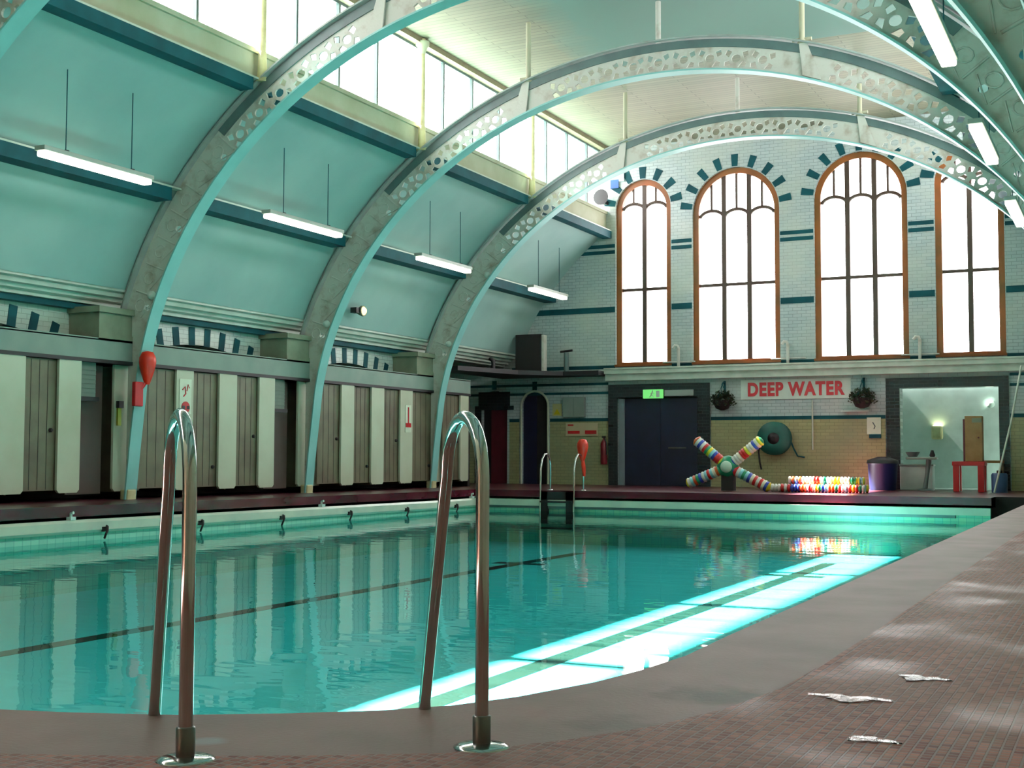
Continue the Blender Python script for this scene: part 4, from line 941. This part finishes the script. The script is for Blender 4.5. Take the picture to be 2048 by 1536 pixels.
e = empty('grey_pedestal', (-4.48, 31.4, ZD)); MB().tube([(0, 0, 0.02), (0.06, 0, 0.4), (0.10, 0, 0.74)], [0.06, 0.05, 0.07], 12).build('column', m_irond, e); MB().box(-0.42, 0.30, -0.15, 0.15, 0.74, 0.80).build('top', m_grey, e, bevel=0.02); MB().lathe([(0.2, 0), (0.2, 0.03), (0.06, 0.05)], (0, 0, 0), 'Z', 20).build('base', m_irond, e)
tag(e, 'grey single pedestal table in the left half of the store opening', 'table')
e = MB().lathe([(0.10, 0), (0.15, 0.08), (0.17, 0.12)], n=16).build('grey_bowl', m_irond, loc=(-4.75, 31.4, ZD+0.80)); tag(e, 'dark grey bowl on the left end of the pedestal table', 'bowl')
e = MB().lathe([(0.05, 0), (0.07, 0.04), (0.03, 0.16)], n=14).build('dark_jug', m_black, loc=(-4.30, 31.4, ZD+0.80)); tag(e, 'small dark jug on the right end of the pedestal table', 'jug')
e = empty('white_cabinet', (-4.70, 32.0, ZD)); MB().box(-0.42, 0.34, -0.2, 0.2, 0, 0.58).build('carcass', m_room, e, bevel=0.01); MB().box(-0.44, 0.36, -0.22, 0.2, 0.58, 0.62).build('worktop', m_grey, e)
tag(e, 'low white cabinet with a grey top behind the pedestal table', 'cabinet')
e = MB().box(-0.14, 0.14, -0.1, 0.1, 0, 0.36).build('cream_pillow', m_ypost, loc=(-4.55, YE+1.9, 1.20), bevel=0.05); tag(e, 'small cream box fixed on the back wall of the store', 'box')
e = MB().lathe([(0.10, 0), (0.10, 0.05), (0.03, 0.08)], (0, 0, 0), 'Y', 16).build('round_lamp', m_glasswhite, loc=(-3.25, YE+1.98, 2.1)); tag(e, 'round white lamp high on the back wall of the store', 'lamp')
e = empty('blue_drum', (-2.74, 30.6, ZD)); MB().lathe([(0.17, 0), (0.18, 0.4), (0.15, 0.44)], n=18).build('body', mat('steel_blue_plastic', (44, 78, 120), 0.4), e); MB().lathe([(0.06, 0.44), (0.06, 0.50)], n=12).build('cap', m_black, e)
tag(e, 'steel blue plastic drum at the right side of the store opening', 'drum')
e = MB().tube([(0, 0, 0), (0.35, 0.4, 1.6), (0.55, 0.9, 2.9)], 0.022, 8).build('leaning_pole', m_mould, loc=(-2.82, 30.2, ZD)); tag(e, 'long pale pole leaning on the wall right of the store opening', 'pole')

# ------------------------------------------------------------------ small puddles on the mosaic
def puddlemat():
    m = bpy.data.materials.new('puddle_water'); m.use_nodes = True; nt = m.node_tree
    for n in list(nt.nodes):
        if n.type == 'BSDF_PRINCIPLED': nt.nodes.remove(n)
    o = nt.nodes['Material Output']; t = nt.nodes.new('ShaderNodeBsdfTransparent'); g = nt.nodes.new('ShaderNodeBsdfGlossy'); g.inputs['Roughness'].default_value = 0.12
    n1 = nt.nodes.new('ShaderNodeTexNoise'); n1.inputs['Scale'].default_value = 60; tc = nt.nodes.new('ShaderNodeTexCoord'); nt.links.new(tc.outputs['Object'], n1.inputs['Vector'])
    bp = nt.nodes.new('ShaderNodeBump'); bp.inputs['Strength'].default_value = 0.5; bp.inputs['Distance'].default_value = 0.01; nt.links.new(n1.outputs['Fac'], bp.inputs['Height']); nt.links.new(bp.outputs['Normal'], g.inputs['Normal'])
    fr = nt.nodes.new('ShaderNodeFresnel'); x = nt.nodes.new('ShaderNodeMixShader'); nt.links.new(fr.outputs[0], x.inputs[0]); nt.links.new(t.outputs[0], x.inputs[1]); nt.links.new(g.outputs[0], x.inputs[2]); nt.links.new(x.outputs[0], o.inputs['Surface'])
    return m
m_pud = puddlemat()
for i, (x, y, rx, ry, w_) in enumerate([(-0.83, 4.12, 0.10, 0.05, 'largest, left of the other two'), (-0.68, 4.60, 0.07, 0.05, 'at the right, farthest away'), (-0.66, 3.55, 0.06, 0.03, 'at the right, nearest the camera')]):
    pts = []
    for k in range(26):
        a = 2*math.pi*k/26; q = 1+0.35*math.sin(3*a+i)+0.2*math.sin(7*a+2*i)
        pts.append((rx*q*math.cos(a), ry*q*math.sin(a)))
    vs, fs = plate_geo(pts, [], 0.003, 'XY', 0.0); o = MB().add(vs, fs).build('puddle', m_pud, loc=(x, y, 0.0085)); tag(o, 'small shiny puddle on the brown mosaic floor, '+w_, 'puddle', 'puddles on the mosaic floor')
